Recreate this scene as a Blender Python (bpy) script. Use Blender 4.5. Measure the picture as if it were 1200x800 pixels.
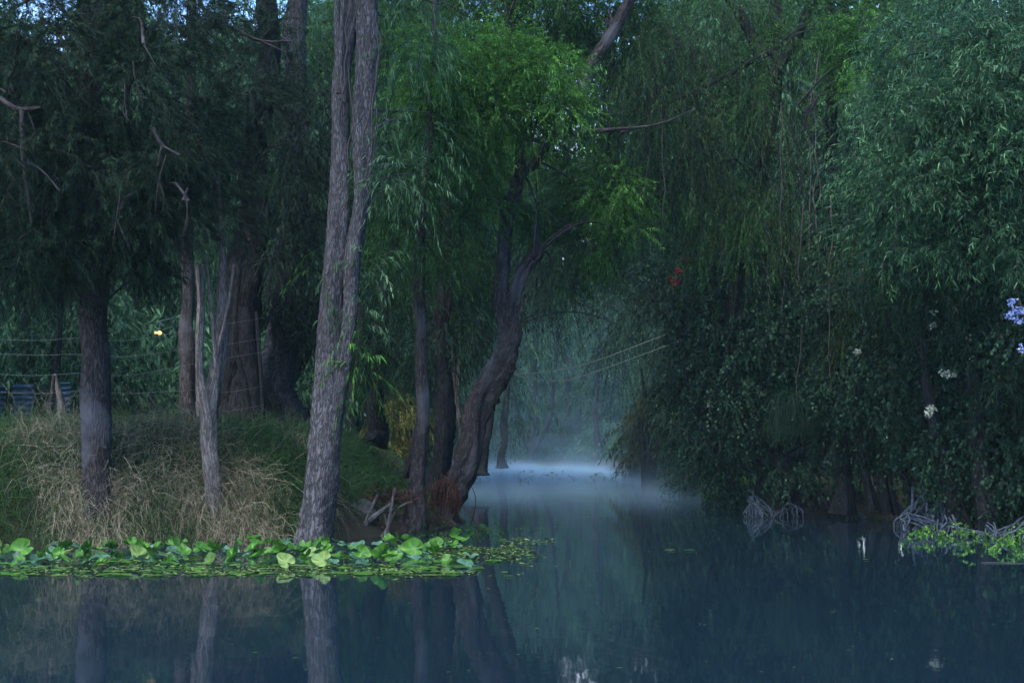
import bpy, math
import numpy as np
from math import radians

# ------------------------------------------------------------------ camera
F = 1667.0                      # focal length in pixels of the 1200x800 photograph
TILT = math.atan2(125.0, F)     # horizon at y = 525
CAMZ = 1.5
scene = bpy.context.scene
for o in list(bpy.data.objects):
    bpy.data.objects.remove(o)
cam_data = bpy.data.cameras.new('camera')
cam_data.sensor_width = 36.0
cam_data.lens = 36.0 * F / 1200.0
cam_data.clip_start = 0.1
cam_data.clip_end = 2000
cam = bpy.data.objects.new('camera', cam_data)
scene.collection.objects.link(cam)
cam.location = (0, 0, CAMZ)
cam.rotation_euler = (radians(90) + TILT, 0, 0)
scene.camera = cam

# ------------------------------------------------------------------ light
SUN_EL, SUN_AZ = radians(9), radians(205)
world = bpy.data.worlds.new('World')
scene.world = world
world.use_nodes = True
wn = world.node_tree.nodes
sky = wn.new('ShaderNodeTexSky')
sky.sky_type = 'NISHITA'
sky.sun_disc = False
sky.sun_elevation = SUN_EL
sky.sun_rotation = SUN_AZ
sky.air_density = 1.0
sky.dust_density = 1.4
sky.ozone_density = 6.5
wl = world.node_tree.links
# thin pale cloud low in the sky, clear blue overhead
hs = wn.new('ShaderNodeHueSaturation')
hs.inputs['Saturation'].default_value = .35
hs.inputs['Value'].default_value = 1.0
wl.new(sky.outputs[0], hs.inputs['Color'])
wtc = wn.new('ShaderNodeTexCoord')
wsep = wn.new('ShaderNodeSeparateXYZ')
wl.new(wtc.outputs['Generated'], wsep.inputs[0])
wmr = wn.new('ShaderNodeMapRange')
wmr.inputs[1].default_value = .16
wmr.inputs[2].default_value = .34
wmr.inputs[3].default_value = 1
wmr.inputs[4].default_value = 0
wl.new(wsep.outputs['Z'], wmr.inputs[0])
wmx = wn.new('ShaderNodeMixRGB')
wl.new(wmr.outputs[0], wmx.inputs[0])
wl.new(sky.outputs[0], wmx.inputs[1])
wl.new(hs.outputs[0], wmx.inputs[2])
wl.new(wmx.outputs[0], wn['Background'].inputs[0])
wn['Background'].inputs[1].default_value = 0.15
sun_data = bpy.data.lights.new('sun', 'SUN')
sun_data.energy = 0.9
sun_data.angle = radians(40)
sun_data.color = (1.0, 0.95, 0.88)
sun = bpy.data.objects.new('sun', sun_data)
scene.collection.objects.link(sun)
# high soft overcast light from above and behind the camera
sun.rotation_euler = (radians(30), 0, radians(-20))

vs = scene.view_settings
scene.display_settings.display_device = 'sRGB'
vs.view_transform = 'Standard'
vs.look = 'None'
vs.exposure = 2.7
vs.gamma = 1.0
vs.use_curve_mapping = False

cy = scene.cycles
cy.max_bounces = 6
cy.diffuse_bounces = 3
cy.glossy_bounces = 3
cy.transmission_bounces = 3
cy.volume_bounces = 1
cy.transparent_max_bounces = 8
cy.use_denoising = True
cy.denoiser = 'OPENIMAGEDENOISE'
cy.use_adaptive_sampling = True
cy.adaptive_threshold = 0.012
cy.sample_clamp_indirect = 4
scene.render.use_persistent_data = False

# ------------------------------------------------------------------ helpers
col = scene.collection
rng = np.random.default_rng(7)
CT, ST = math.cos(TILT), math.sin(TILT)


def P(px, py, Y):
    """point at depth Y seen at pixel (px, py) of the 1200x800 photograph"""
    px = np.asarray(px, float); py = np.asarray(py, float)
    a = (px - 600) / F
    b = (400 - py) / F
    dy = CT - b * ST
    dz = ST + b * CT
    s = Y / dy
    return np.stack([a * s, np.ones_like(a) * Y, CAMZ + dz * s], -1)


def norm(v):
    return v / np.maximum(np.linalg.norm(v, axis=-1, keepdims=True), 1e-9)


def smooth(t):
    t = np.clip(t, 0, 1)
    return t * t * (3 - 2 * t)


def vnoise(x, y, seed=0):
    """cheap smooth noise from sines"""
    r = np.random.default_rng(seed)
    out = 0
    for k in range(6):
        a = r.uniform(0, 6.28); f = r.uniform(.5, 2.2); p = r.uniform(0, 6.28)
        out = out + np.sin((x * math.cos(a) + y * math.sin(a)) * f + p)
    return out / 6


def link(o, parent=None):
    col.objects.link(o)
    if parent is not None:
        o.parent = parent
    return o


def mesh_np(name, V, faces, mat, parent=None, attr=None, uv=None, smooth_shade=False):
    """faces: (n,3) or (n,4) int array, or list of such arrays"""
    if not isinstance(faces, list):
        faces = [faces]
    me = bpy.data.meshes.new(name)
    V = np.asarray(V, np.float32)
    me.vertices.add(len(V))
    me.vertices.foreach_set('co', V.ravel())
    idx = np.concatenate([f.ravel() for f in faces]).astype(np.int32)
    starts, s = [], 0
    for f in faces:
        n, k = f.shape
        starts.append(s + np.arange(n) * k); s += n * k
    starts = np.concatenate(starts).astype(np.int32)
    me.loops.add(len(idx))
    me.loops.foreach_set('vertex_index', idx)
    me.polygons.add(len(starts))
    me.polygons.foreach_set('loop_start', starts)
    if attr is not None:
        a = me.attributes.new('rnd', 'FLOAT', 'POINT')
        a.data.foreach_set('value', np.asarray(attr, np.float32))
    if uv is not None:
        l = me.uv_layers.new(name='UVMap')
        l.data.foreach_set('uv', np.asarray(uv, np.float32)[idx].ravel())
    if smooth_shade:
        me.polygons.foreach_set('use_smooth', np.ones(len(starts), bool))
    me.update(calc_edges=True)
    me.materials.append(mat)
    o = bpy.data.objects.new(name, me)
    return link(o, parent)


def tag(o, label, cat, group=None, kind=None):
    o['label'] = label
    o['category'] = cat
    if group:
        o['group'] = group
    if kind:
        o['kind'] = kind
    return o


def empty(name, label, cat, group=None, loc=(0, 0, 0)):
    o = bpy.data.objects.new(name, None)
    o.empty_display_size = .3
    col.objects.link(o)
    o.location = loc
    return tag(o, label, cat, group)


def adopt(o, root):
    """parent a world-space mesh to a root that sits elsewhere"""
    o.parent = root
    o.matrix_parent_inverse.identity()
    o.location = -root.location
    return o

# ------------------------------------------------------------------ materials


def nodes_of(m):
    m.use_nodes = True
    nt = m.node_tree
    return nt, nt.nodes, nt.links


def leaf_mat(name, c1, c2, c3, trans=.35, rough=.55, spec=.25):
    m = bpy.data.materials.new(name)
    nt, n, l = nodes_of(m)
    b = n['Principled BSDF']
    at = n.new('ShaderNodeAttribute'); at.attribute_name = 'rnd'
    cr = n.new('ShaderNodeValToRGB')
    e = cr.color_ramp.elements
    e[0].color = (*[x * .62 for x in c1], 1); e[1].color = (*[min(x * 1.45, .85) for x in c3], 1)
    k = e.new(.55); k.color = (*c2, 1)
    l.new(at.outputs['Fac'], cr.inputs[0])
    l.new(cr.outputs[0], b.inputs['Base Color'])
    b.inputs['Roughness'].default_value = rough
    b.inputs['Specular IOR Level'].default_value = spec * .45
    if trans > 0:
        t = n.new('ShaderNodeBsdfTranslucent')
        l.new(cr.outputs[0], t.inputs[0])
        mx = n.new('ShaderNodeMixShader')
        mx.inputs[0].default_value = trans
        l.new(b.outputs[0], mx.inputs[1]); l.new(t.outputs[0], mx.inputs[2])
        l.new(mx.outputs[0], n['Material Output'].inputs[0])
    return m


def bark_mat(name, dark, light, uscale=9, vscale=1.6, bump=.6, lichen=None):
    m = bpy.data.materials.new(name)
    nt, n, l = nodes_of(m)
    b = n['Principled BSDF']
    uv = n.new('ShaderNodeUVMap'); uv.uv_map = 'UVMap'
    mp = n.new('ShaderNodeMapping')
    mp.inputs['Scale'].default_value = (uscale, vscale, 1)
    l.new(uv.outputs[0], mp.inputs[0])
    ns = n.new('ShaderNodeTexNoise'); ns.inputs['Scale'].default_value = 1.6
    ns.inputs['Detail'].default_value = 6
    l.new(mp.outputs[0], ns.inputs[0])
    dist = n.new('ShaderNodeMixRGB'); dist.blend_type = 'ADD'; dist.inputs[0].default_value = .55
    l.new(mp.outputs[0], dist.inputs[1]); l.new(ns.outputs['Color'], dist.inputs[2])
    # long plates with dark furrows: ridged noise stretched along the stem
    n3 = n.new('ShaderNodeTexNoise'); n3.inputs['Scale'].default_value = 3.0; n3.inputs['Detail'].default_value = 3
    n3.inputs['Distortion'].default_value = .5
    l.new(dist.outputs[0], n3.inputs[0])
    sb = n.new('ShaderNodeMath'); sb.operation = 'SUBTRACT'; sb.inputs[1].default_value = .5
    l.new(n3.outputs['Fac'], sb.inputs[0])
    ab = n.new('ShaderNodeMath'); ab.operation = 'ABSOLUTE'; l.new(sb.outputs[0], ab.inputs[0])
    rp = n.new('ShaderNodeValToRGB')
    rp.color_ramp.elements[0].position = 0.0; rp.color_ramp.elements[1].position = .13
    rp.color_ramp.elements[0].color = (.12, .12, .12, 1)
    l.new(ab.outputs[0], rp.inputs[0])
    n4 = n.new('ShaderNodeTexNoise'); n4.inputs['Scale'].default_value = 9; n4.inputs['Detail'].default_value = 5
    l.new(mp.outputs[0], n4.inputs[0])
    mul = n.new('ShaderNodeMath'); mul.operation = 'MULTIPLY'
    l.new(rp.outputs[0], mul.inputs[0]); l.new(n4.outputs['Fac'], mul.inputs[1])
    cr = n.new('ShaderNodeValToRGB')
    cr.color_ramp.elements[0].color = (*dark, 1); cr.color_ramp.elements[1].color = (*light, 1)
    cr.color_ramp.elements[0].position = .05; cr.color_ramp.elements[1].position = .62
    l.new(mul.outputs[0], cr.inputs[0])
    last = cr.outputs[0]
    if lichen is not None:
        n2 = n.new('ShaderNodeTexNoise'); n2.inputs['Scale'].default_value = 1.3; n2.inputs['Detail'].default_value = 5
        tc = n.new('ShaderNodeTexCoord'); l.new(tc.outputs['Object'], n2.inputs[0])
        r2 = n.new('ShaderNodeValToRGB'); r2.color_ramp.elements[0].position = .52; r2.color_ramp.elements[1].position = .68
        l.new(n2.outputs['Fac'], r2.inputs[0])
        mx = n.new('ShaderNodeMixRGB'); mx.inputs[2].default_value = (*lichen, 1)
        l.new(r2.outputs[0], mx.inputs[0]); l.new(last, mx.inputs[1])
        last = mx.outputs[0]
    l.new(last, b.inputs['Base Color'])
    b.inputs['Roughness'].default_value = .9
    b.inputs['Specular IOR Level'].default_value = .15
    bp = n.new('ShaderNodeBump'); bp.inputs['Strength'].default_value = bump; bp.inputs['Distance'].default_value = .03
    l.new(mul.outputs[0], bp.inputs['Height'])
    l.new(bp.outputs[0], b.inputs['Normal'])
    return m


def flat_mat(name, c, rough=.7, spec=.3, noise=0.0, nscale=8):
    m = bpy.data.materials.new(name)
    nt, n, l = nodes_of(m)
    b = n['Principled BSDF']
    b.inputs['Roughness'].default_value = rough
    b.inputs['Specular IOR Level'].default_value = spec
    if noise:
        tc = n.new('ShaderNodeTexCoord')
        ns = n.new('ShaderNodeTexNoise'); ns.inputs['Scale'].default_value = nscale; ns.inputs['Detail'].default_value = 6
        l.new(tc.outputs['Object'], ns.inputs[0])
        cr = n.new('ShaderNodeValToRGB')
        cr.color_ramp.elements[0].position = .3; cr.color_ramp.elements[1].position = .7
        cr.color_ramp.elements[0].color = (*[x * (1 - noise) for x in c], 1)
        cr.color_ramp.elements[1].color = (*[min(1, x * (1 + noise)) for x in c], 1)
        l.new(ns.outputs['Fac'], cr.inputs[0])
        l.new(cr.outputs[0], b.inputs['Base Color'])
    else:
        b.inputs['Base Color'].default_value = (*c, 1)
    return m


M = {}
M['needle'] = leaf_mat('needle_leaf', (.010, .026, .015), (.017, .040, .020), (.042, .070, .034), trans=.2)  # lowered leaf tone, shade of the high canopy put into the colour
M['bright'] = leaf_mat('bright_feather_leaf', (.040, .135, .020), (.072, .215, .032), (.135, .31, .056), trans=.35)
M['mid'] = leaf_mat('mid_green_leaf', (.020, .068, .016), (.034, .105, .022), (.065, .16, .034), trans=.3)
M['willow'] = leaf_mat('willow_leaf', (.040, .105, .045), (.065, .15, .065), (.13, .23, .11), trans=.35, rough=.45, spec=.3)
M['weep'] = leaf_mat('weeping_leaf', (.013, .042, .012), (.024, .064, .018), (.058, .105, .032), trans=.3)
M['bush'] = leaf_mat('bush_leaf', (.020, .070, .034), (.038, .115, .048), (.11, .235, .090), trans=.35, rough=.38, spec=.5)
M['ivy'] = leaf_mat('ivy_leaf', (.010, .032, .018), (.017, .048, .026), (.036, .075, .036), trans=.15, rough=.5, spec=.25)  # lowered leaf tone, shade of the overhung bank put into the colour
M['far'] = leaf_mat('far_leaf', (.026, .072, .036), (.042, .11, .052), (.075, .16, .07), trans=.3)
M['farlit'] = leaf_mat('far_lit_leaf', (.040, .11, .055), (.062, .155, .075), (.10, .20, .095), trans=.35)  # paler copy of the far leaf, open daylight put into its colour
M['yellow'] = leaf_mat('yellow_leaf', (.075, .095, .020), (.13, .14, .030), (.19, .18, .045), trans=.35)
M['straw'] = leaf_mat('straw_blade', (.14, .125, .075), (.29, .25, .16), (.43, .37, .25), trans=.2, rough=.8, spec=.1)
M['grass'] = leaf_mat('grass_blade', (.028, .075, .024), (.045, .11, .032), (.085, .14, .050), trans=.3)
M['redbrown'] = leaf_mat('redbrown_litter', (.030, .016, .012), (.06, .030, .021), (.11, .058, .040), trans=.1, rough=.9, spec=.1)
M['pad'] = leaf_mat('pad_leaf', (.045, .15, .022), (.080, .23, .030), (.17, .34, .055), trans=.25, rough=.35, spec=.5)
M['padpale'] = leaf_mat('pale_pad_leaf', (.13, .25, .06), (.20, .32, .085), (.27, .36, .12), trans=.3, rough=.4, spec=.4)
M['padblue'] = leaf_mat('bluish_pad_leaf', (.055, .14, .075), (.085, .19, .11), (.14, .25, .16), trans=.2, rough=.3, spec=.5)
M['duck'] = leaf_mat('duckweed_leaf', (.05, .11, .025), (.085, .15, .04), (.14, .19, .06), trans=.1)
M['red'] = leaf_mat('red_petal', (.30, .010, .030), (.42, .018, .045), (.55, .05, .07), trans=.3)
M['white'] = leaf_mat('white_petal', (.30, .35, .26), (.40, .45, .35), (.50, .54, .44), trans=.3)
M['blue'] = leaf_mat('blue_petal', (.22, .32, .75), (.32, .42, .82), (.45, .52, .85), trans=.3)
M['bark'] = bark_mat('grey_bark', (.024, .023, .025), (.165, .160, .170), uscale=11, vscale=2.0, bump=1.0)
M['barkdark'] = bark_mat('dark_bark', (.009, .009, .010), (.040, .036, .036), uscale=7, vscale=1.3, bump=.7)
M['barkbrown'] = bark_mat('brown_bark', (.018, .015, .015), (.085, .072, .068), uscale=7, vscale=1.6, bump=.8, lichen=(.09, .09, .095))
M['barkpale'] = bark_mat('pale_bark', (.060, .052, .048), (.24, .215, .20), uscale=9, vscale=1.4, bump=.5)
M['twig'] = bark_mat('twig_bark', (.030, .026, .024), (.10, .09, .085), uscale=20, vscale=6, bump=.3)
M['vine'] = bark_mat('vine_bark', (.05, .040, .036), (.17, .14, .13), uscale=20, vscale=5, bump=.3)
M['root'] = bark_mat('washed_root', (.03, .04, .052), (.18, .225, .27), uscale=14, vscale=3, bump=.6)
M['wire'] = flat_mat('galvanised_wire', (.08, .10, .11), rough=.5, spec=.5)
M['rope'] = flat_mat('pale_rope', (.15, .17, .16), rough=.9, spec=.1)
M['stone'] = flat_mat('grey_mud_rock', (.085, .082, .085), rough=.9, spec=.2, noise=.5, nscale=5)
M['sheet'] = flat_mat('blue_sheet_metal', (.05, .12, .17), rough=.45, spec=.5, noise=.35, nscale=3)


def ground_mat():
    m = bpy.data.materials.new('bank_soil')
    nt, n, l = nodes_of(m)
    b = n['Principled BSDF']
    tc = n.new('ShaderNodeTexCoord')
    ns = n.new('ShaderNodeTexNoise'); ns.inputs['Scale'].default_value = 1.3; ns.inputs['Detail'].default_value = 8
    l.new(tc.outputs['Object'], ns.inputs[0])
    cr = n.new('ShaderNodeValToRGB')
    e = cr.color_ramp.elements
    e[0].position = .3; e[0].color = (.022, .018, .013, 1)
    e[1].position = .7; e[1].color = (.028, .05, .018, 1)
    k = e.new(.5); k.color = (.045, .036, .025, 1)
    l.new(ns.outputs['Fac'], cr.inputs[0])
    l.new(cr.outputs[0], b.inputs['Base Color'])
    b.inputs['Roughness'].default_value = .95
    b.inputs['Specular IOR Level'].default_value = .1
    n2 = n.new('ShaderNodeTexNoise'); n2.inputs['Scale'].default_value = 14; n2.inputs['Detail'].default_value = 6
    l.new(tc.outputs['Object'], n2.inputs[0])
    bp = n.new('ShaderNodeBump'); bp.inputs['Strength'].default_value = .7; bp.inputs['Distance'].default_value = .06
    l.new(n2.outputs['Fac'], bp.inputs['Height']); l.new(bp.outputs[0], b.inputs['Normal'])
    return m


def water_mat():
    m = bpy.data.materials.new('still_canal_water')
    nt, n, l = nodes_of(m)
    b = n['Principled BSDF']
    b.inputs['Base Color'].default_value = (.008, .021, .031, 1)
    b.inputs['Roughness'].default_value = .028
    b.inputs['IOR'].default_value = 1.33
    b.inputs['Specular IOR Level'].default_value = .5
    tc = n.new('ShaderNodeTexCoord')
    mp = n.new('ShaderNodeMapping'); mp.inputs['Scale'].default_value = (1.0, .55, 1)
    l.new(tc.outputs['Object'], mp.inputs[0])
    ns = n.new('ShaderNodeTexNoise'); ns.inputs['Scale'].default_value = 1.6; ns.inputs['Detail'].default_value = 3
    l.new(mp.outputs[0], ns.inputs[0])
    bp = n.new('ShaderNodeBump'); bp.inputs['Strength'].default_value = .06; bp.inputs['Distance'].default_value = .05
    l.new(ns.outputs['Fac'], bp.inputs['Height'])
    l.new(bp.outputs[0], b.inputs['Normal'])
    return m


def volume_mat(name, density, color, aniso=0.0):
    m = bpy.data.materials.new(name)
    nt, n, l = nodes_of(m)
    n.remove(n['Principled BSDF'])
    v = n.new('ShaderNodeVolumePrincipled')
    v.inputs['Color'].default_value = (*color, 1)
    v.inputs['Density'].default_value = density
    v.inputs['Anisotropy'].default_value = aniso
    l.new(v.outputs[0], n['Material Output'].inputs['Volume'])
    return m



def mist_layer_mat(density, color, scale, upper=.08):
    """mist that thins with height above the water and in soft wisps"""
    m = volume_mat('layered_mist_air', density, color)
    nt = m.node_tree; n = nt.nodes; l = nt.links
    v = [x for x in n if x.type == 'PRINCIPLED_VOLUME'][0]
    tc = n.new('ShaderNodeTexCoord')
    sep = n.new('ShaderNodeSeparateXYZ'); l.new(tc.outputs['Object'], sep.inputs[0])
    d = n.new('ShaderNodeMath'); d.operation = 'DIVIDE'; d.inputs[1].default_value = -scale
    l.new(sep.outputs['Z'], d.inputs[0])
    e0 = n.new('ShaderNodeMath'); e0.operation = 'EXPONENT'; l.new(d.outputs[0], e0.inputs[0])
    d2 = n.new('ShaderNodeMath'); d2.operation = 'DIVIDE'; d2.inputs[1].default_value = -3.5
    l.new(sep.outputs['Z'], d2.inputs[0])
    e1 = n.new('ShaderNodeMath'); e1.operation = 'EXPONENT'; l.new(d2.outputs[0], e1.inputs[0])
    e2 = n.new('ShaderNodeMath'); e2.operation = 'MULTIPLY'; e2.inputs[1].default_value = upper; l.new(e1.outputs[0], e2.inputs[0])
    e = n.new('ShaderNodeMath'); e.operation = 'ADD'; l.new(e0.outputs[0], e.inputs[0]); l.new(e2.outputs[0], e.inputs[1])
    mp = n.new('ShaderNodeMapping'); mp.inputs['Scale'].default_value = (.35, .09, .8)
    l.new(tc.outputs['Object'], mp.inputs[0])
    ns = n.new('ShaderNodeTexNoise'); ns.inputs['Scale'].default_value = 1.0; ns.inputs['Detail'].default_value = 2
    l.new(mp.outputs[0], ns.inputs[0])
    r = n.new('ShaderNodeMapRange')
    r.inputs[1].default_value = .35; r.inputs[2].default_value = .65; r.inputs[3].default_value = .15; r.inputs[4].default_value = 1.6
    l.new(ns.outputs['Fac'], r.inputs[0])
    # fade in along the canal
    f = n.new('ShaderNodeMapRange'); f.inputs[1].default_value = 34; f.inputs[2].default_value = 85; f.inputs[3].default_value = 0.05; f.inputs[4].default_value = 1
    l.new(sep.outputs['Y'], f.inputs[0])
    m1 = n.new('ShaderNodeMath'); m1.operation = 'MULTIPLY'; l.new(e.outputs[0], m1.inputs[0]); l.new(r.outputs[0], m1.inputs[1])
    m2 = n.new('ShaderNodeMath'); m2.operation = 'MULTIPLY'; l.new(m1.outputs[0], m2.inputs[0]); l.new(f.outputs[0], m2.inputs[1])
    m3 = n.new('ShaderNodeMath'); m3.operation = 'MULTIPLY'; l.new(m2.outputs[0], m3.inputs[0]); m3.inputs[1].default_value = density
    l.new(m3.outputs[0], v.inputs['Density'])
    return m

# ------------------------------------------------------------------ terrain and water
LEFT_EDGE = [(-90, 20), (-8, 21.3), (-5.6, 22.0), (-4.4, 22.4), (-3.5, 22.7), (-2.9, 23.3), (-2.2, 24.6), (-1.5, 26.4), (-1.0, 28.2),
             (-1.0, 29.6), (-1.7, 32), (-2.2, 45), (-2.8, 70), (-2.9, 98), (-2.2, 106), (-.6, 110), (1.6, 111.5)]
RIGHT_EDGE = [(4.4, 111.5), (6.0, 108), (6.4, 100), (5.7, 60), (5.6, 40), (5.9, 33.5), (7.4, 32), (8.2, 31), (8.7, 27.5), (8.8, 22), (9.0, 10), (9.2, -15)]
POLY = np.array(LEFT_EDGE + RIGHT_EDGE + [(-90, -15)], float)


def bank_dist(x, y):
    """signed distance to the waterline, positive on land"""
    x = np.asarray(x, float); y = np.asarray(y, float)
    best = np.full(x.shape, 1e9); inside = np.zeros(x.shape, bool)
    n = len(POLY)
    for i in range(n):
        ax, ay = POLY[i]; bx, by = POLY[(i + 1) % n]
        dx, dy = bx - ax, by - ay
        t = np.clip(((x - ax) * dx + (y - ay) * dy) / (dx * dx + dy * dy), 0, 1)
        best = np.minimum(best, np.hypot(x - ax - t * dx, y - ay - t * dy))
        if ay != by:
            c = ((ay > y) != (by > y)) & (x < (bx - ax) * (y - ay) / (by - ay) + ax)
            inside ^= c
    return np.where(inside, -best, best)


def ground_z(x, y):
    x = np.asarray(x, float); y = np.asarray(y, float)
    d = bank_dist(x, y) + .12 * vnoise(x * 1.7, y * 1.7, 3)
    left = smooth((-x - 2.5) / 1.6) * smooth((60 - y) / 25)
    H = .55 + 1.15 * left + .15 * smooth((y - 40) / 30)
    w = 1.0 + .7 * left
    land = H * smooth(d / w) ** .6 + .10 * vnoise(x * .9, y * .9, 5) * smooth(d / 1.5) + .004 * np.clip(d, 0, 60)
    wet = -.9 * smooth(-d / 1.6) - .04
    return np.where(d > 0, land, wet)


def axis(lo, f0, f1, hi, fine, n):
    a = np.arange(f0, f1, fine)
    g = np.geomspace(fine, max(hi - f1, 1), n)
    h = np.geomspace(fine, max(f0 - lo, 1), n)
    return np.concatenate([(f0 - h)[::-1], a, f1 + g])


xs = axis(-260, -13, 14, 260, .16, 26)
ys = axis(-60, 15, 48, 300, .16, 34)
GX, GY = np.meshgrid(xs, ys, indexing='ij')
GZ = ground_z(GX, GY)
V = np.stack([GX, GY, GZ], -1).reshape(-1, 3)
nx, ny = len(xs), len(ys)
ii, jj = np.meshgrid(np.arange(nx - 1), np.arange(ny - 1), indexing='ij')
q = np.stack([ii * ny + jj, (ii + 1) * ny + jj, (ii + 1) * ny + jj + 1, ii * ny + jj + 1], -1).reshape(-1, 4)
g = mesh_np('ground', V, q, ground_mat(), smooth_shade=True)
tag(g, 'dark earth canal banks rising out of the water', 'ground', kind='structure')
Vw = np.array([(-120, -59, 0), (40, -59, 0), (40, 140, 0), (-120, 140, 0)], float)
w = mesh_np('water', Vw, np.array([[0, 1, 2, 3]]), water_mat())
tag(w, 'still dark canal water mirroring the trees', 'water', kind='structure')


def box_mesh(name, lo, hi, mat):
    x0, y0, z0 = lo; x1, y1, z1 = hi
    V = np.array([(x0, y0, z0), (x1, y0, z0), (x1, y1, z0), (x0, y1, z0), (x0, y0, z1), (x1, y0, z1), (x1, y1, z1), (x0, y1, z1)], float)
    f = np.array([[0, 3, 2, 1], [4, 5, 6, 7], [0, 1, 5, 4], [1, 2, 6, 5], [2, 3, 7, 6], [3, 0, 4, 7]])
    return mesh_np(name, V, f, mat)


HAZE_D = 0.0004
hz = box_mesh('haze', (-262, -62, -2.2), (262, 302, 26), volume_mat('haze_air', HAZE_D, (.50, .82, .92)))
tag(hz, 'thin blue morning haze filling the air between the trees', 'haze', kind='stuff')

# ------------------------------------------------------------------ geometry builders


def catmull(pts, n):
    pts = np.asarray(pts, float)
    if len(pts) == 2:
        t = np.linspace(0, 1, n)[:, None]
        return pts[0] * (1 - t) + pts[1] * t
    p = np.vstack([2 * pts[0] - pts[1], pts, 2 * pts[-1] - pts[-2]])
    seg = len(pts) - 1
    u = np.linspace(0, seg, n)
    i = np.minimum(u.astype(int), seg - 1); t = (u - i)[:, None]
    p0, p1, p2, p3 = p[i], p[i + 1], p[i + 2], p[i + 3]
    return .5 * (2 * p1 + (p2 - p0) * t + (2 * p0 - 5 * p1 + 4 * p2 - p3) * t * t + (3 * p1 - p0 - 3 * p2 + p3) * t ** 3)


def tube(pts, radii, sides=10, step=.12, rough=.0, flare=0.0, seed=0, wob=0.0):
    """(V, quads, uv) of a tapered tube along a smoothed path"""
    pts = np.asarray(pts, float)
    radii = np.asarray(radii, float)
    L = np.linalg.norm(np.diff(pts, axis=0), axis=1).sum()
    n = int(max(len(pts) * 2, min(400, L / step)))
    c = catmull(pts, n)
    r = np.interp(np.linspace(0, len(pts) - 1, n), np.arange(len(pts)), radii)
    rr = np.random.default_rng(seed)
    if wob:
        s = np.linspace(0, L, n)
        for k in range(3):
            f = rr.uniform(.8, 3.0); ph = rr.uniform(0, 6.28, 3)
            c = c + wob * r[:, None] * np.sin(s[:, None] * f + ph) * np.array([1, 1, .2])
    t = norm(np.gradient(c, axis=0))
    ref = np.array([0, 1.0, 0]) if abs(t[:, 2]).mean() > .5 else np.array([0, 0, 1.0])
    a = norm(np.cross(t, ref)); b = np.cross(t, a)
    th = np.linspace(0, 2 * np.pi, sides + 1)
    s = np.concatenate([[0], np.cumsum(np.linalg.norm(np.diff(c, axis=0), axis=1))])
    R = np.repeat(r[:, None], sides + 1, 1)
    if rough:
        for k in range(7):
            m = rr.integers(1, 7); q = rr.uniform(.5, 3.5); ph = rr.uniform(0, 6.28)
            R = R * (1 + rough * .5 * np.sin(m * th[None] + q * s[:, None] + ph))
        R = R * (1 + rough * .5 * rr.standard_normal(R.shape) * .6)
        R[:, -1] = R[:, 0]
    if flare:
        m = np.exp(-s / .35)[:, None]
        R = R * (1 + flare * m * (1 + .6 * np.sin(5 * th[None] + rr.uniform(0, 6)) + .3 * np.sin(3 * th[None] + 1)))
    # seam at the far side (+y)
    th2 = th + (np.pi / 2)
    V = c[:, None] + R[..., None] * (a[:, None] * np.cos(th2)[None, :, None] + b[:, None] * np.sin(th2)[None, :, None])
    rad0 = max(radii.mean(), .01)
    uv = np.stack([np.repeat((th * rad0)[None], n, 0), np.repeat(s[:, None], sides + 1, 1)], -1).reshape(-1, 2)
    i, j = np.meshgrid(np.arange(n - 1), np.arange(sides), indexing='ij')
    k = sides + 1
    q = np.stack([i * k + j, i * k + j + 1, (i + 1) * k + j + 1, (i + 1) * k + j], -1).reshape(-1, 4)
    return V.reshape(-1, 3), q, uv


class Tubes:
    def __init__(self):
        self.v, self.q, self.u, self.n = [], [], [], 0

    def add(self, pts, radii, **kw):
        if np.isscalar(radii):
            radii = [radii] * len(pts)
        V, q, u = tube(pts, radii, **kw)
        self.v.append(V); self.q.append(q + self.n); self.u.append(u); self.n += len(V)
        return self

    def build(self, name, mat, parent=None):
        V = np.concatenate(self.v)
        r = np.zeros(len(V))
        return mesh_np(name, V, np.concatenate(self.q), mat, parent, uv=np.concatenate(self.u), smooth_shade=True, attr=r)


def rand_unit(n):
    return norm(rng.standard_normal((n, 3)))


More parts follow.
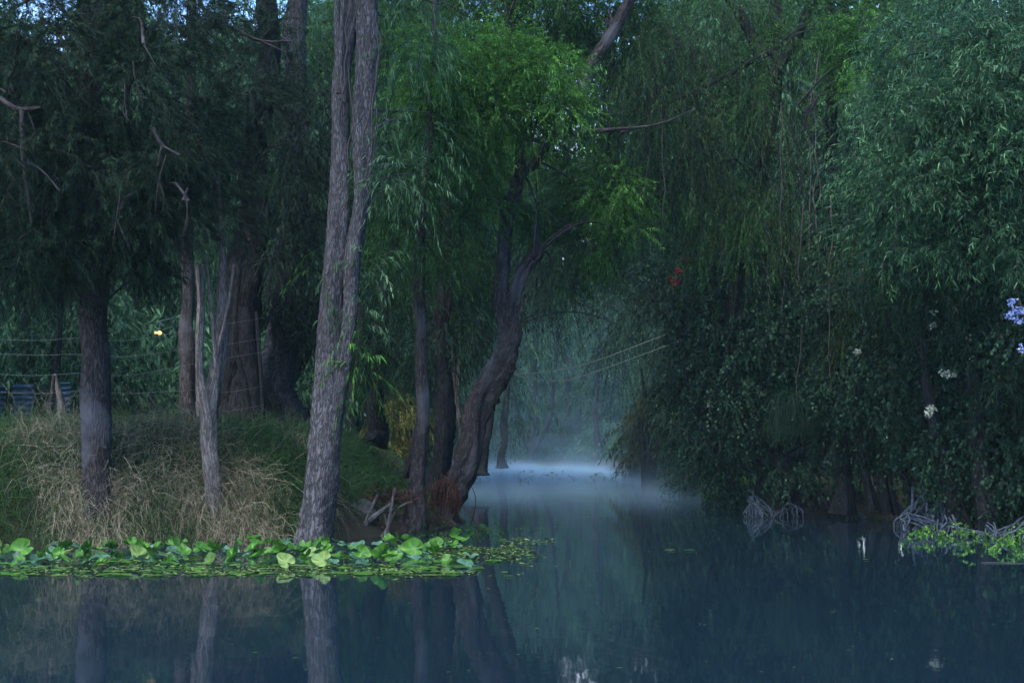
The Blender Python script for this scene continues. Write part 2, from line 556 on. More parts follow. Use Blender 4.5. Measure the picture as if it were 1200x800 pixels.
class Leaves:
    """collects many small leaf faces into one mesh"""

    def __init__(self):
        self.v, self.f, self.a, self.n = [], [], [], 0

    def raw(self, V, tri, a):
        self.v.append(V.reshape(-1, 3)); self.f.append(tri.reshape(-1, 3) + self.n); self.a.append(a.ravel())
        self.n += V.reshape(-1, 3).shape[0]

    def leaves(self, B, D, N, ln, wd, bend=0.0, a=None, long=False):
        """B base (n,3), D direction, N approximate face normal"""
        n = len(B)
        if n == 0:
            return
        D = norm(D); S = norm(np.cross(D, N)); N = np.cross(S, D)
        ln = np.broadcast_to(np.asarray(ln, float), n)[:, None]
        wd = np.broadcast_to(np.asarray(wd, float), n)[:, None] * .5
        dn = np.array([0, 0, -1.0])
        bend = np.broadcast_to(np.asarray(bend, float), n)[:, None]
        if a is None:
            a = rng.random(n)
        if not long:
            mid = B + D * ln * .42 + dn * bend * ln * .18 + N * ln * .0
            V = np.stack([B, mid + S * wd + N * wd * .35, B + D * ln + dn * bend * ln, mid - S * wd + N * wd * .35], 1)
            o = np.arange(n)[:, None] * 4
            tri = np.concatenate([o + np.array([[0, 1, 2]]), o + np.array([[0, 2, 3]])], 1)
            self.raw(V, tri, np.repeat(a, 4))
        else:
            m1 = B + D * ln * .3 + dn * bend * ln * .09
            m2 = B + D * ln * .68 + dn * bend * ln * .46
            V = np.stack([B, m1 + S * wd, m1 - S * wd, m2 + S * wd * .75, m2 - S * wd * .75, B + D * ln + dn * bend * ln], 1)
            o = np.arange(n)[:, None] * 6
            tri = np.concatenate([o + np.array([t]) for t in ([0, 1, 2], [1, 3, 4], [1, 4, 2], [3, 5, 4])], 1)
            self.raw(V, tri, np.repeat(a, 6))

    def strips(self, C, wd, a=None, N=None):
        """C (n,k,3) ribbons along centre lines"""
        n, k, _ = C.shape
        if N is None:
            N = rand_unit(n)
        t = norm(np.gradient(C, axis=1))
        S = norm(np.cross(t, N[:, None]))
        wd = np.broadcast_to(np.asarray(wd, float), n)[:, None, None] * .5
        taper = np.linspace(1, .25, k)[None, :, None]
        V = np.stack([C + S * wd * taper, C - S * wd * taper], 2)   # n,k,2,3
        if a is None:
            a = rng.random(n)
        o = np.arange(n)[:, None] * (2 * k)
        tr = []
        for i in range(k - 1):
            b = 2 * i
            tr += [[b, b + 1, b + 3], [b, b + 3, b + 2]]
        tri = (o[:, :, None] + np.array(tr).ravel()[None, None]).reshape(-1, 3)
        self.raw(V, tri, np.repeat(a, 2 * k))

    def build(self, name, mat, parent=None):
        return mesh_np(name, np.concatenate(self.v), np.concatenate(self.f), mat, parent, attr=np.concatenate(self.a))


# species: m leaves per spray, L spray length, droop, ll leaf length, w width, al angle off the twig, k sprays per clump, cr clump radius, down bias, hang
SP = {
    'needle': dict(m=42, L=(.25, .62), droop=.35, ll=(.07, .13), w=.0078, al=.65, k=15, cr=.22, down=.10, hang=.10, up=.05),
    'feather': dict(m=30, L=(.32, .70), droop=.40, ll=(.05, .10), w=.017, al=.75, k=13, cr=.16, down=.0, hang=.12, up=.1),
    'mid': dict(m=22, L=(.30, .60), droop=.6, ll=(.06, .11), w=.018, al=.75, k=12, cr=.30, down=.3, hang=.3, up=.0),
    'willow': dict(m=16, L=(.30, .65), droop=.6, ll=(.08, .15), w=.017, al=.6, k=7, cr=.28, down=.15, hang=.5, up=.1, long=True),
    'weep': dict(m=36, L=(.4, 1.35), droop=.55, ll=(.045, .09), w=.016, al=.85, k=11, cr=.30, down=.9, hang=.4, up=.0),
    'bush': dict(m=14, L=(.30, .62), droop=.45, ll=(.07, .15), w=.017, al=.85, k=15, cr=.24, down=-.2, hang=.15, up=.3, long=True),
    'ivy': dict(m=14, L=(.25, .55), droop=.6, ll=(.055, .095), w=.060, al=1.0, k=9, cr=.30, down=.6, hang=.4, up=.0),
    'far': dict(m=12, L=(.5, 1.1), droop=.7, ll=(.16, .28), w=.06, al=.7, k=10, cr=.55, down=.4, hang=.4, up=.0),
    'farweep': dict(m=20, L=(1.0, 2.6), droop=.3, ll=(.16, .26), w=.05, al=.7, k=8, cr=.5, down=1.8, hang=.4, up=.0),
}


def sprays(lv, O, D, sp, scale=1.0, twigs=None):
    """O spray origins (n,3), D directions"""
    s = SP[sp]
    n, m = len(O), s['m']
    L = rng.uniform(*s['L'], n) * scale
    t = (np.arange(m) + .5 + rng.uniform(-.3, .3, (n, m))) / m
    droop = s['droop'] * rng.uniform(.6, 1.4, n)
    dn = np.array([0, 0, -1.0])
    pos = O[:, None] + D[:, None] * (L[:, None] * t)[..., None] + dn * (droop[:, None] * L[:, None] * t ** 2)[..., None]
    tan = norm(D[:, None] + dn * (2 * droop[:, None] * t)[..., None])
    r = rng.standard_normal((n, m, 3))
    side = norm(np.cross(tan, r))
    al = s['al'] * rng.uniform(.6, 1.4, (n, m, 1))
    ld = tan * np.cos(al) + side * np.sin(al) + dn * s['hang'] * rng.uniform(.3, 1.6, (n, m, 1))
    N = norm(rng.standard_normal((n, m, 3)) * .8 + np.array([0, 0, 1.0]))
    base = np.clip(rng.normal(.40, .20, (n, 1)) + rng.normal(0, .20, (n, m)), 0, 1)
    lv.leaves(pos.reshape(-1, 3), ld.reshape(-1, 3), N.reshape(-1, 3), rng.uniform(*s['ll'], n * m) * scale,
              s['w'] * scale * rng.uniform(.7, 1.3, n * m), bend=rng.uniform(.05, .45, n * m), a=base.ravel(), long=s.get('long', False))
    if twigs is not None:
        tt = np.linspace(0, 1, 5)
        C = O[:, None] + D[:, None] * (L[:, None] * tt)[..., None] + dn * (droop[:, None] * L[:, None] * tt ** 2)[..., None]
        twigs.strips(C, .007 * scale)


def clump(lv, C, sp, scale=1.0, twigs=None, outward=None, kmul=1.0):
    """C clump centres (n,3) -> k sprays each"""
    s = SP[sp]
    n = len(C); k = max(2, int(s['k'] * kmul))
    d = rand_unit(n * k)
    O = np.repeat(C, k, 0) + d * (s['cr'] * scale * rng.uniform(.2, 1.0, n * k) ** .6)[:, None]
    D = d * .9 + np.array([0, 0, -1.0]) * s['down'] + np.array([0, 0, 1.0]) * s['up'] + .35 * rand_unit(n * k)
    if outward is not None:
        D = D + np.repeat(outward, k, 0) * .8
    sprays(lv, O, norm(D), sp, scale, twigs)


def blob_points(c, r, n, shell=.45):
    d = rand_unit(n)
    rad = rng.uniform(shell ** 3, 1, n) ** (1 / 3)
    # uneven outline
    rad = rad * (1 + .28 * np.sin(d[:, 0] * 5 + c[0]) * np.sin(d[:, 2] * 6 + c[2]) + .12 * rng.standard_normal(n))
    p = np.asarray(c) + d * rad[:, None] * np.asarray(r)
    return p, d


def pblob(px, py, rx, ry, Y, rY, n):
    """ellipsoid from picture measures"""
    c = P(px, py, Y)
    k = Y / F
    return (c, (rx * k, rY, ry * k), n)


def root_z(x, y, pad=.15):
    return float(ground_z(np.array([x]), np.array([y]))[0]) - pad


def wpath(pix, Y):
    """pixel path [(x,y,width_px[,Y])] -> points and radii"""
    pts, rad = [], []
    for p in pix:
        yy = p[3] if len(p) > 3 else Y
        pts.append(P(p[0], p[1], yy)); rad.append(p[2] * .5 * yy / F)
    return np.array(pts), np.array(rad)


def limbs_to_blobs(anchor_pts, blobs, r0=.05, per=3):
    """thin limbs from the trunk to points inside each foliage mass"""
    A = np.asarray(anchor_pts)
    out = []
    for c, r, n in blobs:
        for _ in range(per):
            e = np.asarray(c) + rand_unit(1)[0] * np.asarray(r) * .6
            cand = A[np.argsort(np.linalg.norm(A - e, axis=1))[:3]]
            s = cand[rng.integers(len(cand))]
            ln = np.linalg.norm(e - s)
            if ln > 9:
                continue
            mid = (s + e) / 2 + np.array([0, 0, .14 * ln]) + rng.normal(0, .06, 3) * ln
            rr = min(r0, .012 * ln + .012)
            out.append(Tubes().add([s, mid, e], [rr, rr * .7, rr * .25], sides=6, step=.25, seed=int(rng.integers(1e6)), wob=.8))
    return out


def tree(name, label, cat, trunks, crowns, bark='bark', group=None, limbs=None, flare=.6, rough=.10, sides=18, autolimb=2, r0=.05, wob=.12):
    """trunks: list of (pts, radii); crowns: list of (species, mat, scale, [blobs])"""
    p0 = trunks[0][0][0]
    root = empty(name, label, cat, group, loc=tuple(p0))
    for i, (pts, rad) in enumerate(trunks):
        tb = Tubes()
        tb.add(pts, rad, sides=sides, step=.09, rough=rough, flare=flare if i == 0 else 0, seed=int(rng.integers(1e6)), wob=wob)
        adopt(tb.build('trunk' if i == 0 else 'stem', M[bark]), root)
    allpts = np.concatenate([catmull(t[0], 24)[6:] for t in trunks])
    for pts, rad in (limbs or []):
        lb = Tubes()
        lb.add(pts, rad, sides=8, step=.12, rough=rough * .6, seed=int(rng.integers(1e6)), wob=.3)
        adopt(lb.build('limb', M[bark]), root)
        allpts = np.vstack([allpts, catmull(pts, 10)])
    for sp, mat, sc, blobs in crowns:
        if autolimb:
            for t in limbs_to_blobs(allpts, blobs, r0=r0, per=autolimb):
                adopt(t.build('limb', M[bark]), root)
    tw = Leaves()
    bymat = {}
    for sp, mat, sc, blobs in crowns:
        lv = bymat.setdefault(mat, Leaves())
        for c, r, n in blobs:
            pts, d = blob_points(c, r, n)
            clump(lv, pts, sp, sc, tw if sc < 1.6 else None, outward=d)
    for mat, lv in bymat.items():
        adopt(lv.build('crown', M[mat]), root)
    if tw.n > 600:
        adopt(tw.build('twigs', M['twig']), root)
    return root

# ------------------------------------------------------------------ far tree prototypes, copied through the background


def far_tree(name, label, cat, h, w, sp, mat, n, bark='barkdark', low=.22, forks=2, group=None):
    root = empty(name, label, cat, group)
    tb = Tubes()
    tb.add([(0, 0, -.4), (.05, .02, .2 * h), (-.08 * w, .1, .55 * h), (.05 * w, 0, .92 * h)], [.022 * h, .017 * h, .012 * h, .003 * h],
           sides=9, step=.4, rough=.12, flare=.5, seed=int(rng.integers(1e6)), wob=.5)
    lb = tb
    for k in range(forks * 4):
        a = rng.uniform(0, 6.28); z0 = rng.uniform(.12, .6) * h
        rr = w * rng.uniform(.4, .9)
        e = (rr * math.cos(a), rr * math.sin(a), z0 + rng.uniform(.15, .35) * h)
        lb.add([(0, 0, z0), (e[0] * .5, e[1] * .5, z0 + .14 * h), e], [.008 * h, .006 * h, .002 * h], sides=6, step=.5, seed=k, wob=.6)
    adopt(tb.build('trunk', M[bark]), root)
    lv = Leaves()
    nb = 14
    for k in range(nb):
        z = low + (1 - low) * (k + .5) / nb
        a = rng.uniform(0, 6.28)
        env = math.sin(math.pi * min(1, (z - low) / (1 - low) * .8 + .18)) ** .7
        c = (w * .5 * env * math.cos(a), w * .5 * env * math.sin(a), z * h)
        pts, d = blob_points(c, (w * .62 * env, w * .62 * env, h * .12), n // nb, shell=.3)
        clump(lv, pts, sp, 1.0, None, outward=d)
    adopt(lv.build('crown', M[mat]), root)
    return root


def copy_tree(root, loc, rotz, s, label=None, group=None):
    r = root.copy()
    col.objects.link(r)
    r.location = loc
    r.rotation_euler = (0, 0, rotz)
    r.scale = (s, s, s * rng.uniform(.92, 1.1))
    if label:
        r['label'] = label
    if group:
        r['group'] = group
    for ch in list(root.children):
        c = ch.copy()
        col.objects.link(c)
        c.parent = r
    return r


PROTO = {
    'broad': far_tree('willow_tree', 'x', 'tree', 11, 3.6, 'far', 'far', 430),
    'tall': far_tree('willow_tree', 'x', 'tree', 15, 2.3, 'far', 'far', 420, low=.12),
    'weep': far_tree('pepper_tree', 'x', 'tree', 11, 3.4, 'farweep', 'far', 300, low=.25),
    'high': far_tree('spreading_tree', 'x', 'tree', 12, 4.2, 'far', 'far', 420, low=.48),
    'light': far_tree('willow_tree', 'x', 'tree', 9, 2.8, 'farweep', 'farlit', 260, low=.2),
    'bush': far_tree('bank_bush', 'x', 'bush', 4.0, 2.2, 'far', 'far', 190, low=.05, forks=1),
    'lightbush': far_tree('bank_bush', 'x', 'bush', 3.2, 1.9, 'far', 'farlit', 150, low=.05, forks=1),
    'yellowbush': far_tree('bank_bush', 'x', 'bush', 2.6, 1.3, 'far', 'yellow', 90, low=.05, forks=1),
}
used = set()


def put(kind, x, y, s, label, group, z=None):
    z = root_z(x, y, .1) if z is None else z
    r = copy_tree(PROTO[kind], (x, y, z), rng.uniform(0, 6.28), s, label, group) if kind in used else PROTO[kind]
    if kind not in used:
        used.add(kind)
        r.location = (x, y, z); r.rotation_euler = (0, 0, rng.uniform(0, 6.28)); r.scale = (s, s, s)
        r['label'] = label
        r['group'] = group
    return r


# behind the fence on the left bank
GB = 'trees behind the wire fence'
for x, y, s, k in [(-20, 47, 1.15, 'broad'), (-16.5, 42, .8, 'light'), (-14.2, 50, 1.1, 'tall'), (-11.5, 43, .75, 'weep'), (-11, 53, 1.0, 'light'),
                   (-8.2, 47, .8, 'tall'), (-7.2, 55, .9, 'light'), (-17.5, 57, .8, 'light'), (-23, 56, 1.0, 'broad'), (-4.8, 52, .95, 'broad'),
                   (-13, 63, .9, 'light'), (-6, 66, 1.0, 'broad'), (-20, 68, .9, 'light'), (-28, 60, 1.0, 'light'), (-27, 48, 1.2, 'weep'), (-9.5, 60, .8, 'light'), (-16, 62, .8, 'broad'), (-24, 64, .8, 'broad'), (-17, 59, 1.5, 'high'), (-8.2, 58, 1.4, 'high'), (-23, 62, 1.5, 'high'), (-3.6, 60, 1.4, 'high'), (-13.5, 70, 1.6, 'high'), (-29, 58, 1.5, 'high')]:
    put(k, x, y, s, 'misty blue-green tree in the dim row behind the wire fence', GB)
for x, y, s, k in [(-13.5, 40, .7, 'bush'), (-10.8, 38.5, .62, 'bush'), (-8.9, 40, .7, 'lightbush'), (-6.8, 41, .6, 'bush'), (-16.5, 39, .8, 'lightbush'), (-12.2, 41.5, 1.25, 'lightbush'), (-9.8, 42.5, 1.3, 'lightbush'), (-15, 42, 1.3, 'lightbush'), (-7.8, 43, 1.2, 'lightbush')]:
    put(k, x, y, s, 'low hazy bush growing under the dim trees behind the wire fence', 'bushes behind the wire fence')
# left side of the canal, further up
GC = 'trees along the far left canal bank'
for x, y, s, k in [(-6.2, 64, .8, 'weep'), (-6.4, 76, .9, 'broad'), (-5.0, 86, 1.0, 'light'), (-5.6, 98, 1.0, 'broad'), (-5.4, 112, 1.0, 'tall'),
                   (-9, 80, 1.1, 'tall'), (-10, 100, 1.1, 'broad'), (-9, 124, 1.3, 'tall')]:
    put(k, x, y, s, 'blue hazy tree among those lining the far left side of the canal', GC)
# the end of the canal
GE = 'trees closing the end of the canal'
for x, y, s, k in [(-3.5, 117, .75, 'light'), (-1.2, 121, .9, 'light'), (.9, 118, .6, 'light'), (3.2, 121, .9, 'light'), (5.6, 117, .75, 'light'), (8.2, 114, .9, 'broad'), (0.2, 130, 1.3, 'tall'),
                   (4.5, 132, 1.4, 'broad'), (-4.5, 130, 1.4, 'broad'), (9, 126, 1.3, 'tall'), (1.8, 145, 1.8, 'tall'), (-8, 122, 1.3, 'tall'), (13, 122, 1.4, 'broad'), (-1.5, 150, 1.9, 'broad'), (7, 148, 1.9, 'broad')]:
    put(k, x, y, s, 'pale misty tree in the group closing the far end of the canal', GE)
for x, y, s, k in [(-3.2, 109, .6, 'lightbush'), (-1.4, 112.5, .6, 'bush'), (.4, 113.8, .55, 'lightbush'), (2.9, 114, .7, 'lightbush'), (4.3, 114, .55, 'bush'), (6.2, 112, .75, 'lightbush'), (7.2, 108, .8, 'lightbush')]:
    put(k, x, y, s, 'faint low bush at the misty far end of the canal', 'bushes at the end of the canal')
# right side of the canal, further up
GR = 'trees along the far right canal bank'
for x, y, s, k in [(10.4, 58, .85, 'broad'), (9.6, 70, .8, 'light'), (9.8, 82, .85, 'broad'), (10, 95, .95, 'light'), (9.2, 112, 1.0, 'broad'), (12.5, 64, 1.25, 'tall'),
                   (13, 80, 1.3, 'broad'), (13.5, 100, 1.4, 'tall'), (12, 48, 1.1, 'broad'), (15.5, 54, 1.35, 'tall'), (12.6, 38, 1.0, 'tall'), (14.6, 44, 1.2, 'broad'), (15.5, 33, 1.05, 'broad'),
                   (12.8, 29, .9, 'tall'), (14.5, 25.5, .95, 'broad'), (18, 40, 1.3, 'tall'), (19, 30, 1.3, 'broad'), (22, 50, 1.5, 'tall')]:
    put(k, x, y, s, 'shadowy tree in the thick wood along the right canal bank', GR)
for x, y, s, k in [(8.9, 66, .8, 'bush'), (9.0, 76, .9, 'lightbush'), (8.8, 88, .9, 'bush'), (8.8, 98, .9, 'lightbush')]:
    put(k, x, y, s, 'hazy bush overhanging the far right edge of the canal', 'bushes along the far right edge')
yb = P(740, 505, 70)
put('yellowbush', yb[0] + 1.3, 70, 1.2, 'yellowish bush over the far right bank, beside the thin dark saplings', None)
yb = P(459, 500, 46)
put('yellowbush', yb[0], 46, .72, 'small yellow-green bush standing between the trunks left of the canal', None)
for o in bpy.data.objects:
    if o.get('group') is None and 'group' in o.keys():
        del o['group']
# unseen trees added beside and behind the viewpoint to block low sky light
GN = 'trees added on the near banks to block low sky'
for x, y, s, k in [(13, 16, .95, 'broad'), (12.6, 8, 1.0, 'tall'), (13, 0, 1.0, 'broad'), (12.6, -8, 1.1, 'tall'), (-14, 27, 1.1, 'tall'), (-15, 33, 1.1, 'broad'), (-18, 25, 1.1, 'tall'),
                   (11, -19, 1.1, 'broad'), (5, -20, 1.1, 'tall'), (-1, -21, 1.2, 'broad'), (-7, -19, 1.1, 'broad'), (-13, -20, 1.2, 'tall'), (-19, -19, 1.1, 'broad'), (-26, -20, 1.2, 'broad'), (18, -14, 1.2, 'broad'), (20, 5, 1.3, 'broad')]:
    put(k, x, y, s, 'added unseen tree on the near bank, blocking low sky light', GN)
# big spreading trees whose heads meet high over the canal
for x, y, s, k in [(-4.4, 54, 1.4, 'high'), (8.4, 52, 1.4, 'high'), (-4.2, 62, 1.6, 'high'), (8.4, 63, 1.6, 'high'), (-8, 58, 1.6, 'broad'), (11.5, 56, 1.6, 'tall')]:
    put(k, x, y, s, 'tall dim tree whose head closes over the middle of the canal', 'tall trees meeting over the canal')

# ------------------------------------------------------------------ left bank trees
W = lambda pix, Y: wpath(pix, Y)
B = pblob

# the big two-stemmed trunk at the water's edge
Y1 = 22.6
tree('willow_tree', 'tallest foreground trunk, grey and furrowed, two fused stems rising from the lily pads', 'tree',
     [W([(370, 648, 43), (372, 610, 39), (377, 540, 37), (384, 470, 36.1), (388, 410, 31.0), (391, 350, 25.8), (394, 280, 23.2), (397, 210, 23.2), (399, 150, 23.2), (402, 90, 21.5), (411, 20, 22.4), (420, -80, 22.4), (424, -220, 15.5), (430, -420, 7.7)], Y1),
      W([(379, 570, 16), (388, 500, 19), (401, 430, 18), (410, 370, 18), (416, 310, 19), (421, 250, 19), (424, 170, 22), (427, 90, 25), (429, 0, 26), (438, -120, 18), (450, -300, 9)], Y1 - .10)],
     [('willow', 'willow', 1.0, [B(468, 50, 42, 60, 23.2, .8, 9), B(505, 20, 40, 40, 23.6, .8, 8), B(455, 150, 22, 45, 22.8, .4, 4), B(495, 150, 26, 40, 23.2, .5, 4),
                                 B(452, 212, 18, 20, 22.3, .3, 3), B(486, 205, 22, 22, 22.8, .3, 4)]),
      ('willow', 'mid', 1.0, [B(380, -140, 130, 80, 22.6, 2.2, 55), B(500, -160, 120, 80, 22.6, 2.2, 55), B(430, -320, 160, 100, 22.6, 2.4, 70)])],
     bark='bark', limbs=[W([(396, 110, 7), (394, 40, 7), (398, -60, 6)], Y1 - .35), W([(402, 120, 5), (400, 50, 5), (404, -60, 5)], Y1 - .4)], flare=.15, rough=.10, sides=26, autolimb=2, r0=.035)

# hanging cords of creeper on that trunk
for px, y0, y1, lab in [(412, -30, 140, 'thin woody creeper cord hanging down the two-stemmed trunk, the one left of its fork'),
                        (421, -30, 200, 'thin woody creeper cord lying along the two-stemmed trunk, the one in the middle'),
                        (438, -30, 190, 'thin woody creeper cord lying along the right edge of the two-stemmed trunk'),
                        (446, 20, 230, 'loose creeper cord hanging clear of the right side of the two-stemmed trunk')]:
    t = Tubes()
    n = 9
    for k in range(2):
        yy = np.linspace(y0, y1 - 25 * k, n)
        xx = px + rng.normal(0, 2.2, n) + 3 * k - 3 - (yy - y0) * .05
        t.add(P(xx, yy, Y1 - .62), [.012 - .004 * k] * n, sides=6, step=.1, seed=int(rng.integers(1e6)), wob=1.2)
    o = t.build('hanging_creeper', M['twig'])
    tag(o, lab, 'creeper', 'creeper cords on the two-stemmed trunk')

# leafy shoots sprouting from the trunk
for px, py, nn, mat, lab in [(432, 318, 3, 'willow', 'narrow-leaved shoot sprouting right of the two-stemmed trunk, below the fork of its stems'),
                             (424, 425, 4, 'bright', 'bright green leafy shoot right of the two-stemmed trunk, above the slope'),
                             (380, 305, 2, 'mid', 'small green shoot on the left side of the two-stemmed trunk'),
                             (425, 372, 3, 'willow', 'long-leaved shoot hanging right of the two-stemmed trunk, under the upper shoot')]:
    lv = Leaves(); tw = Leaves()
    c = P(np.full(nn, px) + rng.normal(0, 5, nn), py + rng.normal(0, 14, nn), Y1 - .1)
    clump(lv, c, 'willow', 1.05, tw, kmul=.8)
    root = empty('leafy_shoot', lab, 'shoot', None, tuple(c[0]))
    adopt(lv.build('leaves', M[mat]), root); adopt(tw.build('stem', M['twig']), root)

# slender trunk in the grass
tree('slender_tree', 'thin pale trunk with peeling bark growing out of the straw at the waterside', 'tree',
     [W([(252, 640, 26), (249, 590, 20), (246, 540, 19), (246, 495, 20), (252, 440, 17), (257, 400, 15), (259, 340, 12), (261, 300, 8), (258, 250, 5), (254, 200, 3)], 22.62)],
     [('needle', 'needle', .9, [B(250, 215, 45, 36, 22.9, .5, 13), B(240, 150, 50, 40, 23.2, .8, 12), B(262, 262, 26, 18, 22.7, .3, 4)])],
     bark='barkpale', limbs=[W([(246, 500, 9), (240, 470, 9), (236, 430, 8), (236, 370, 6), (234, 310, 4)], 22.4), W([(257, 405, 5), (266, 360, 4), (274, 310, 3)], 22.4), W([(253, 430, 5), (249, 360, 4), (240, 300, 3)], 22.4)],
     flare=.3, rough=.12, autolimb=1, r0=.02)

def dead_twigs(x0, x1, y0, y1, Y, n, w, down):
    """thin bare twigs showing through a crown"""
    out = []
    for _ in range(n):
        x, y = rng.uniform(x0, x1), rng.uniform(y0, y1)
        dx = rng.normal(0, 26); dy = rng.uniform(.4, 1.3) * down
        yy = Y + rng.uniform(-.3, .3)
        p = [(x, y, w), (x + dx * .5 + rng.normal(0, 4), y + dy * .45, w * .8), (x + dx + rng.normal(0, 5), y + dy, w * .35)]
        out.append(W(p, yy))
        out.append(W([(p[1][0], p[1][1], w * .6), (p[1][0] - dx * .5, p[1][1] + dy * .3, w * .5), (p[1][0] - dx * .6 + rng.normal(0, 6), p[1][1] + dy * .55, w * .25)], yy))
    return out


# the dark soft-needled tree
tree('needle_tree', 'dark soft-needled tree with a straight stout trunk standing in the straw at the far left', 'tree',
     [W([(112, 640, 36), (113, 560, 34), (113, 480, 35), (111, 400, 33), (109, 320, 31), (108, 220, 29), (107, 100, 26), (104, -120, 20), (100, -380, 8)], 22.2)],
     [('needle', 'needle', 1.0, [B(60, 60, 85, 70, 21.1, 1.6, 38), B(150, 110, 80, 65, 21.3, 1.5, 34), B(25, 190, 65, 55, 20.7, 1.4, 26), B(105, 195, 60, 50, 21.1, 1.2, 22),
                                 B(185, 190, 55, 45, 21.3, 1.3, 20), B(55, 270, 50, 40, 21.1, 1.0, 12), B(155, 265, 48, 38, 21.6, 1.0, 14), B(110, 290, 44, 34, 21.7, .7, 14), B(70, 320, 34, 26, 21.5, .7, 8), B(20, 310, 40, 34, 21.1, .8, 10), B(150, 310, 34, 26, 22.1, .8, 8), B(200, 250, 40, 30, 21.5, .8, 9),
                                 B(15, 110, 60, 70, 21.5, 1.4, 24), B(190, 20, 60, 50, 22.1, 1.6, 26), B(100, -60, 130, 60, 22.1, 2.0, 34), B(100, -220, 150, 100, 22.1, 2.4, 50), B(-60, 100, 60, 160, 22.1, 1.6, 26)])],
     bark='barkbrown', limbs=[W([(0, 115, 6), (22, 128, 7), (50, 126, 5)], 20.0), W([(25, 128, 6), (29, 175, 6), (31, 212, 5), (36, 262, 3)], 20.0), W([(30, 190, 3), (48, 200, 3), (70, 224, 2)], 20.0),
                              W([(180, 150, 5), (190, 170, 4), (210, 182, 3)], 20.2), W([(190, 170, 4), (184, 195, 3)], 20.2)] + dead_twigs(10, 220, 20, 230, 20.3, 11, 2.4, 55),
     flare=.2, rough=.07, sides=22, autolimb=3, r0=.05)
tree('needle_tree', 'needle tree with a clean reddish trunk beside a thin pale bare stem', 'tree',
     [W([(223, 520, 22), (221, 470, 20), (219, 400, 17), (219, 330, 15), (221, 220, 13), (225, 60, 10), (225, -150, 6)], 29)],
     [('needle', 'needle', 1.0, [B(215, 140, 60, 60, 28.5, 1.4, 22), B(300, 120, 40, 60, 28.5, 1.4, 16), B(225, 240, 42, 36, 28.6, 1.0, 9), B(225, 10, 20, 40, 29, 1.4, 7), B(290, 20, 30, 40, 29, 1.4, 10), B(230, -120, 120, 70, 29, 2.2, 34)])],
     bark='barkbrown', limbs=[W([(230, -10, 5), (245, 18, 5), (275, 34, 4), (305, 48, 4), (345, 48, 2)], 25), W([(305, 48, 3), (335, 62, 2)], 25)], flare=.4, rough=.08, autolimb=2, r0=.04)
tree('dead_sapling', 'thin bare pale stem standing right of the clean reddish trunk', 'sapling',
     [W([(238, 515, 9), (236, 460, 9), (233, 400, 8), (234, 350, 6), (231, 310, 4)], 27.5)], [], bark='barkpale', limbs=[W([(234, 345, 4), (238, 310, 2)], 27.5)], autolimb=0)

# the dark leaning group of stems
tree('cypress_tree', 'massive dark trunk of several stems leaning together behind the slender pale trunk', 'tree',
     [W([(282, 530, 60), (281, 480, 50), (282, 420, 44), (286, 350, 40), (294, 260, 36), (304, 160, 30), (312, 40, 24), (316, -150, 14)], 30),
      W([(264, 520, 20), (268, 440, 18), (276, 360, 18), (284, 290, 16)], 29.7), W([(300, 520, 22), (293, 440, 20), (290, 360, 18)], 29.6)],
     [('mid', 'needle', 1.0, [B(330, 200, 50, 70, 29.5, 1.2, 26), B(300, 90, 50, 60, 30, 1.2, 20), B(350, 60, 45, 60, 29.5, 1.2, 18), B(330, 290, 40, 45, 29.5, 1.0, 14), B(310, -80, 80, 60, 30, 2.0, 26), B(360, 160, 35, 80, 29, 1.0, 18)])],
     bark='barkdark', limbs=[W([(276, 408, 6), (288, 455, 7), (296, 500, 8)], 28.6), W([(282, 300, 5), (276, 360, 5), (272, 420, 5)], 29)], flare=.5, rough=.16, autolimb=2)
tree('cypress_tree', 'stout blue-grey ribbed trunk at the top of the slope, its head lost in leaves', 'tree',
     [W([(332, 535, 66), (331, 500, 54), (329, 460, 46), (331, 420, 46), (337, 370, 48), (344, 300, 40), (348, 200, 34), (350, 60, 24), (352, -150, 14)], 31.5)],
     [('mid', 'needle', 1.0, [B(350, 340, 42, 40, 31, 1.0, 16), B(372, 260, 40, 70, 30.8, 1.2, 22), B(325, 370, 30, 24, 31, .8, 8), B(380, 380, 30, 40, 31.6, .8, 10), B(350, 160, 50, 60, 31, 1.4, 20)])],
     bark='bark', flare=.4, rough=.16, sides=26, autolimb=2)

# behind the two stems: dark middle-green tree
tree('shade_tree', 'dark leafy tree filling the gap between the two-stemmed trunk and the leaning tree', 'tree',
     [W([(442, 520, 20), (440, 490, 18), (444, 430, 17), (452, 360, 16), (470, 250, 14), (490, 100, 10), (500, -80, 6)], 36)],
     [('mid', 'mid', 1.15, [B(460, 300, 55, 60, 34, 1.4, 26), B(520, 330, 50, 55, 34, 1.4, 24), B(450, 190, 60, 70, 34, 1.6, 30), B(540, 230, 60, 70, 34, 1.6, 30), B(480, 90, 70, 70, 35, 1.8, 38), B(430, 30, 60, 50, 35, 1.8, 26), B(380, 20, 40, 50, 35, 1.6, 18), B(560, 130, 60, 60, 35, 1.6, 22),
                            B(430, 400, 36, 36, 35, 1.0, 12), B(500, 400, 50, 28, 36, 1.0, 12), B(560, 330, 40, 50, 35, 1.2, 14), B(470, -40, 90, 60, 35, 2.0, 28), B(545, 20, 80, 50, 35, 2.0, 26)])],
     bark='barkdark', autolimb=2)
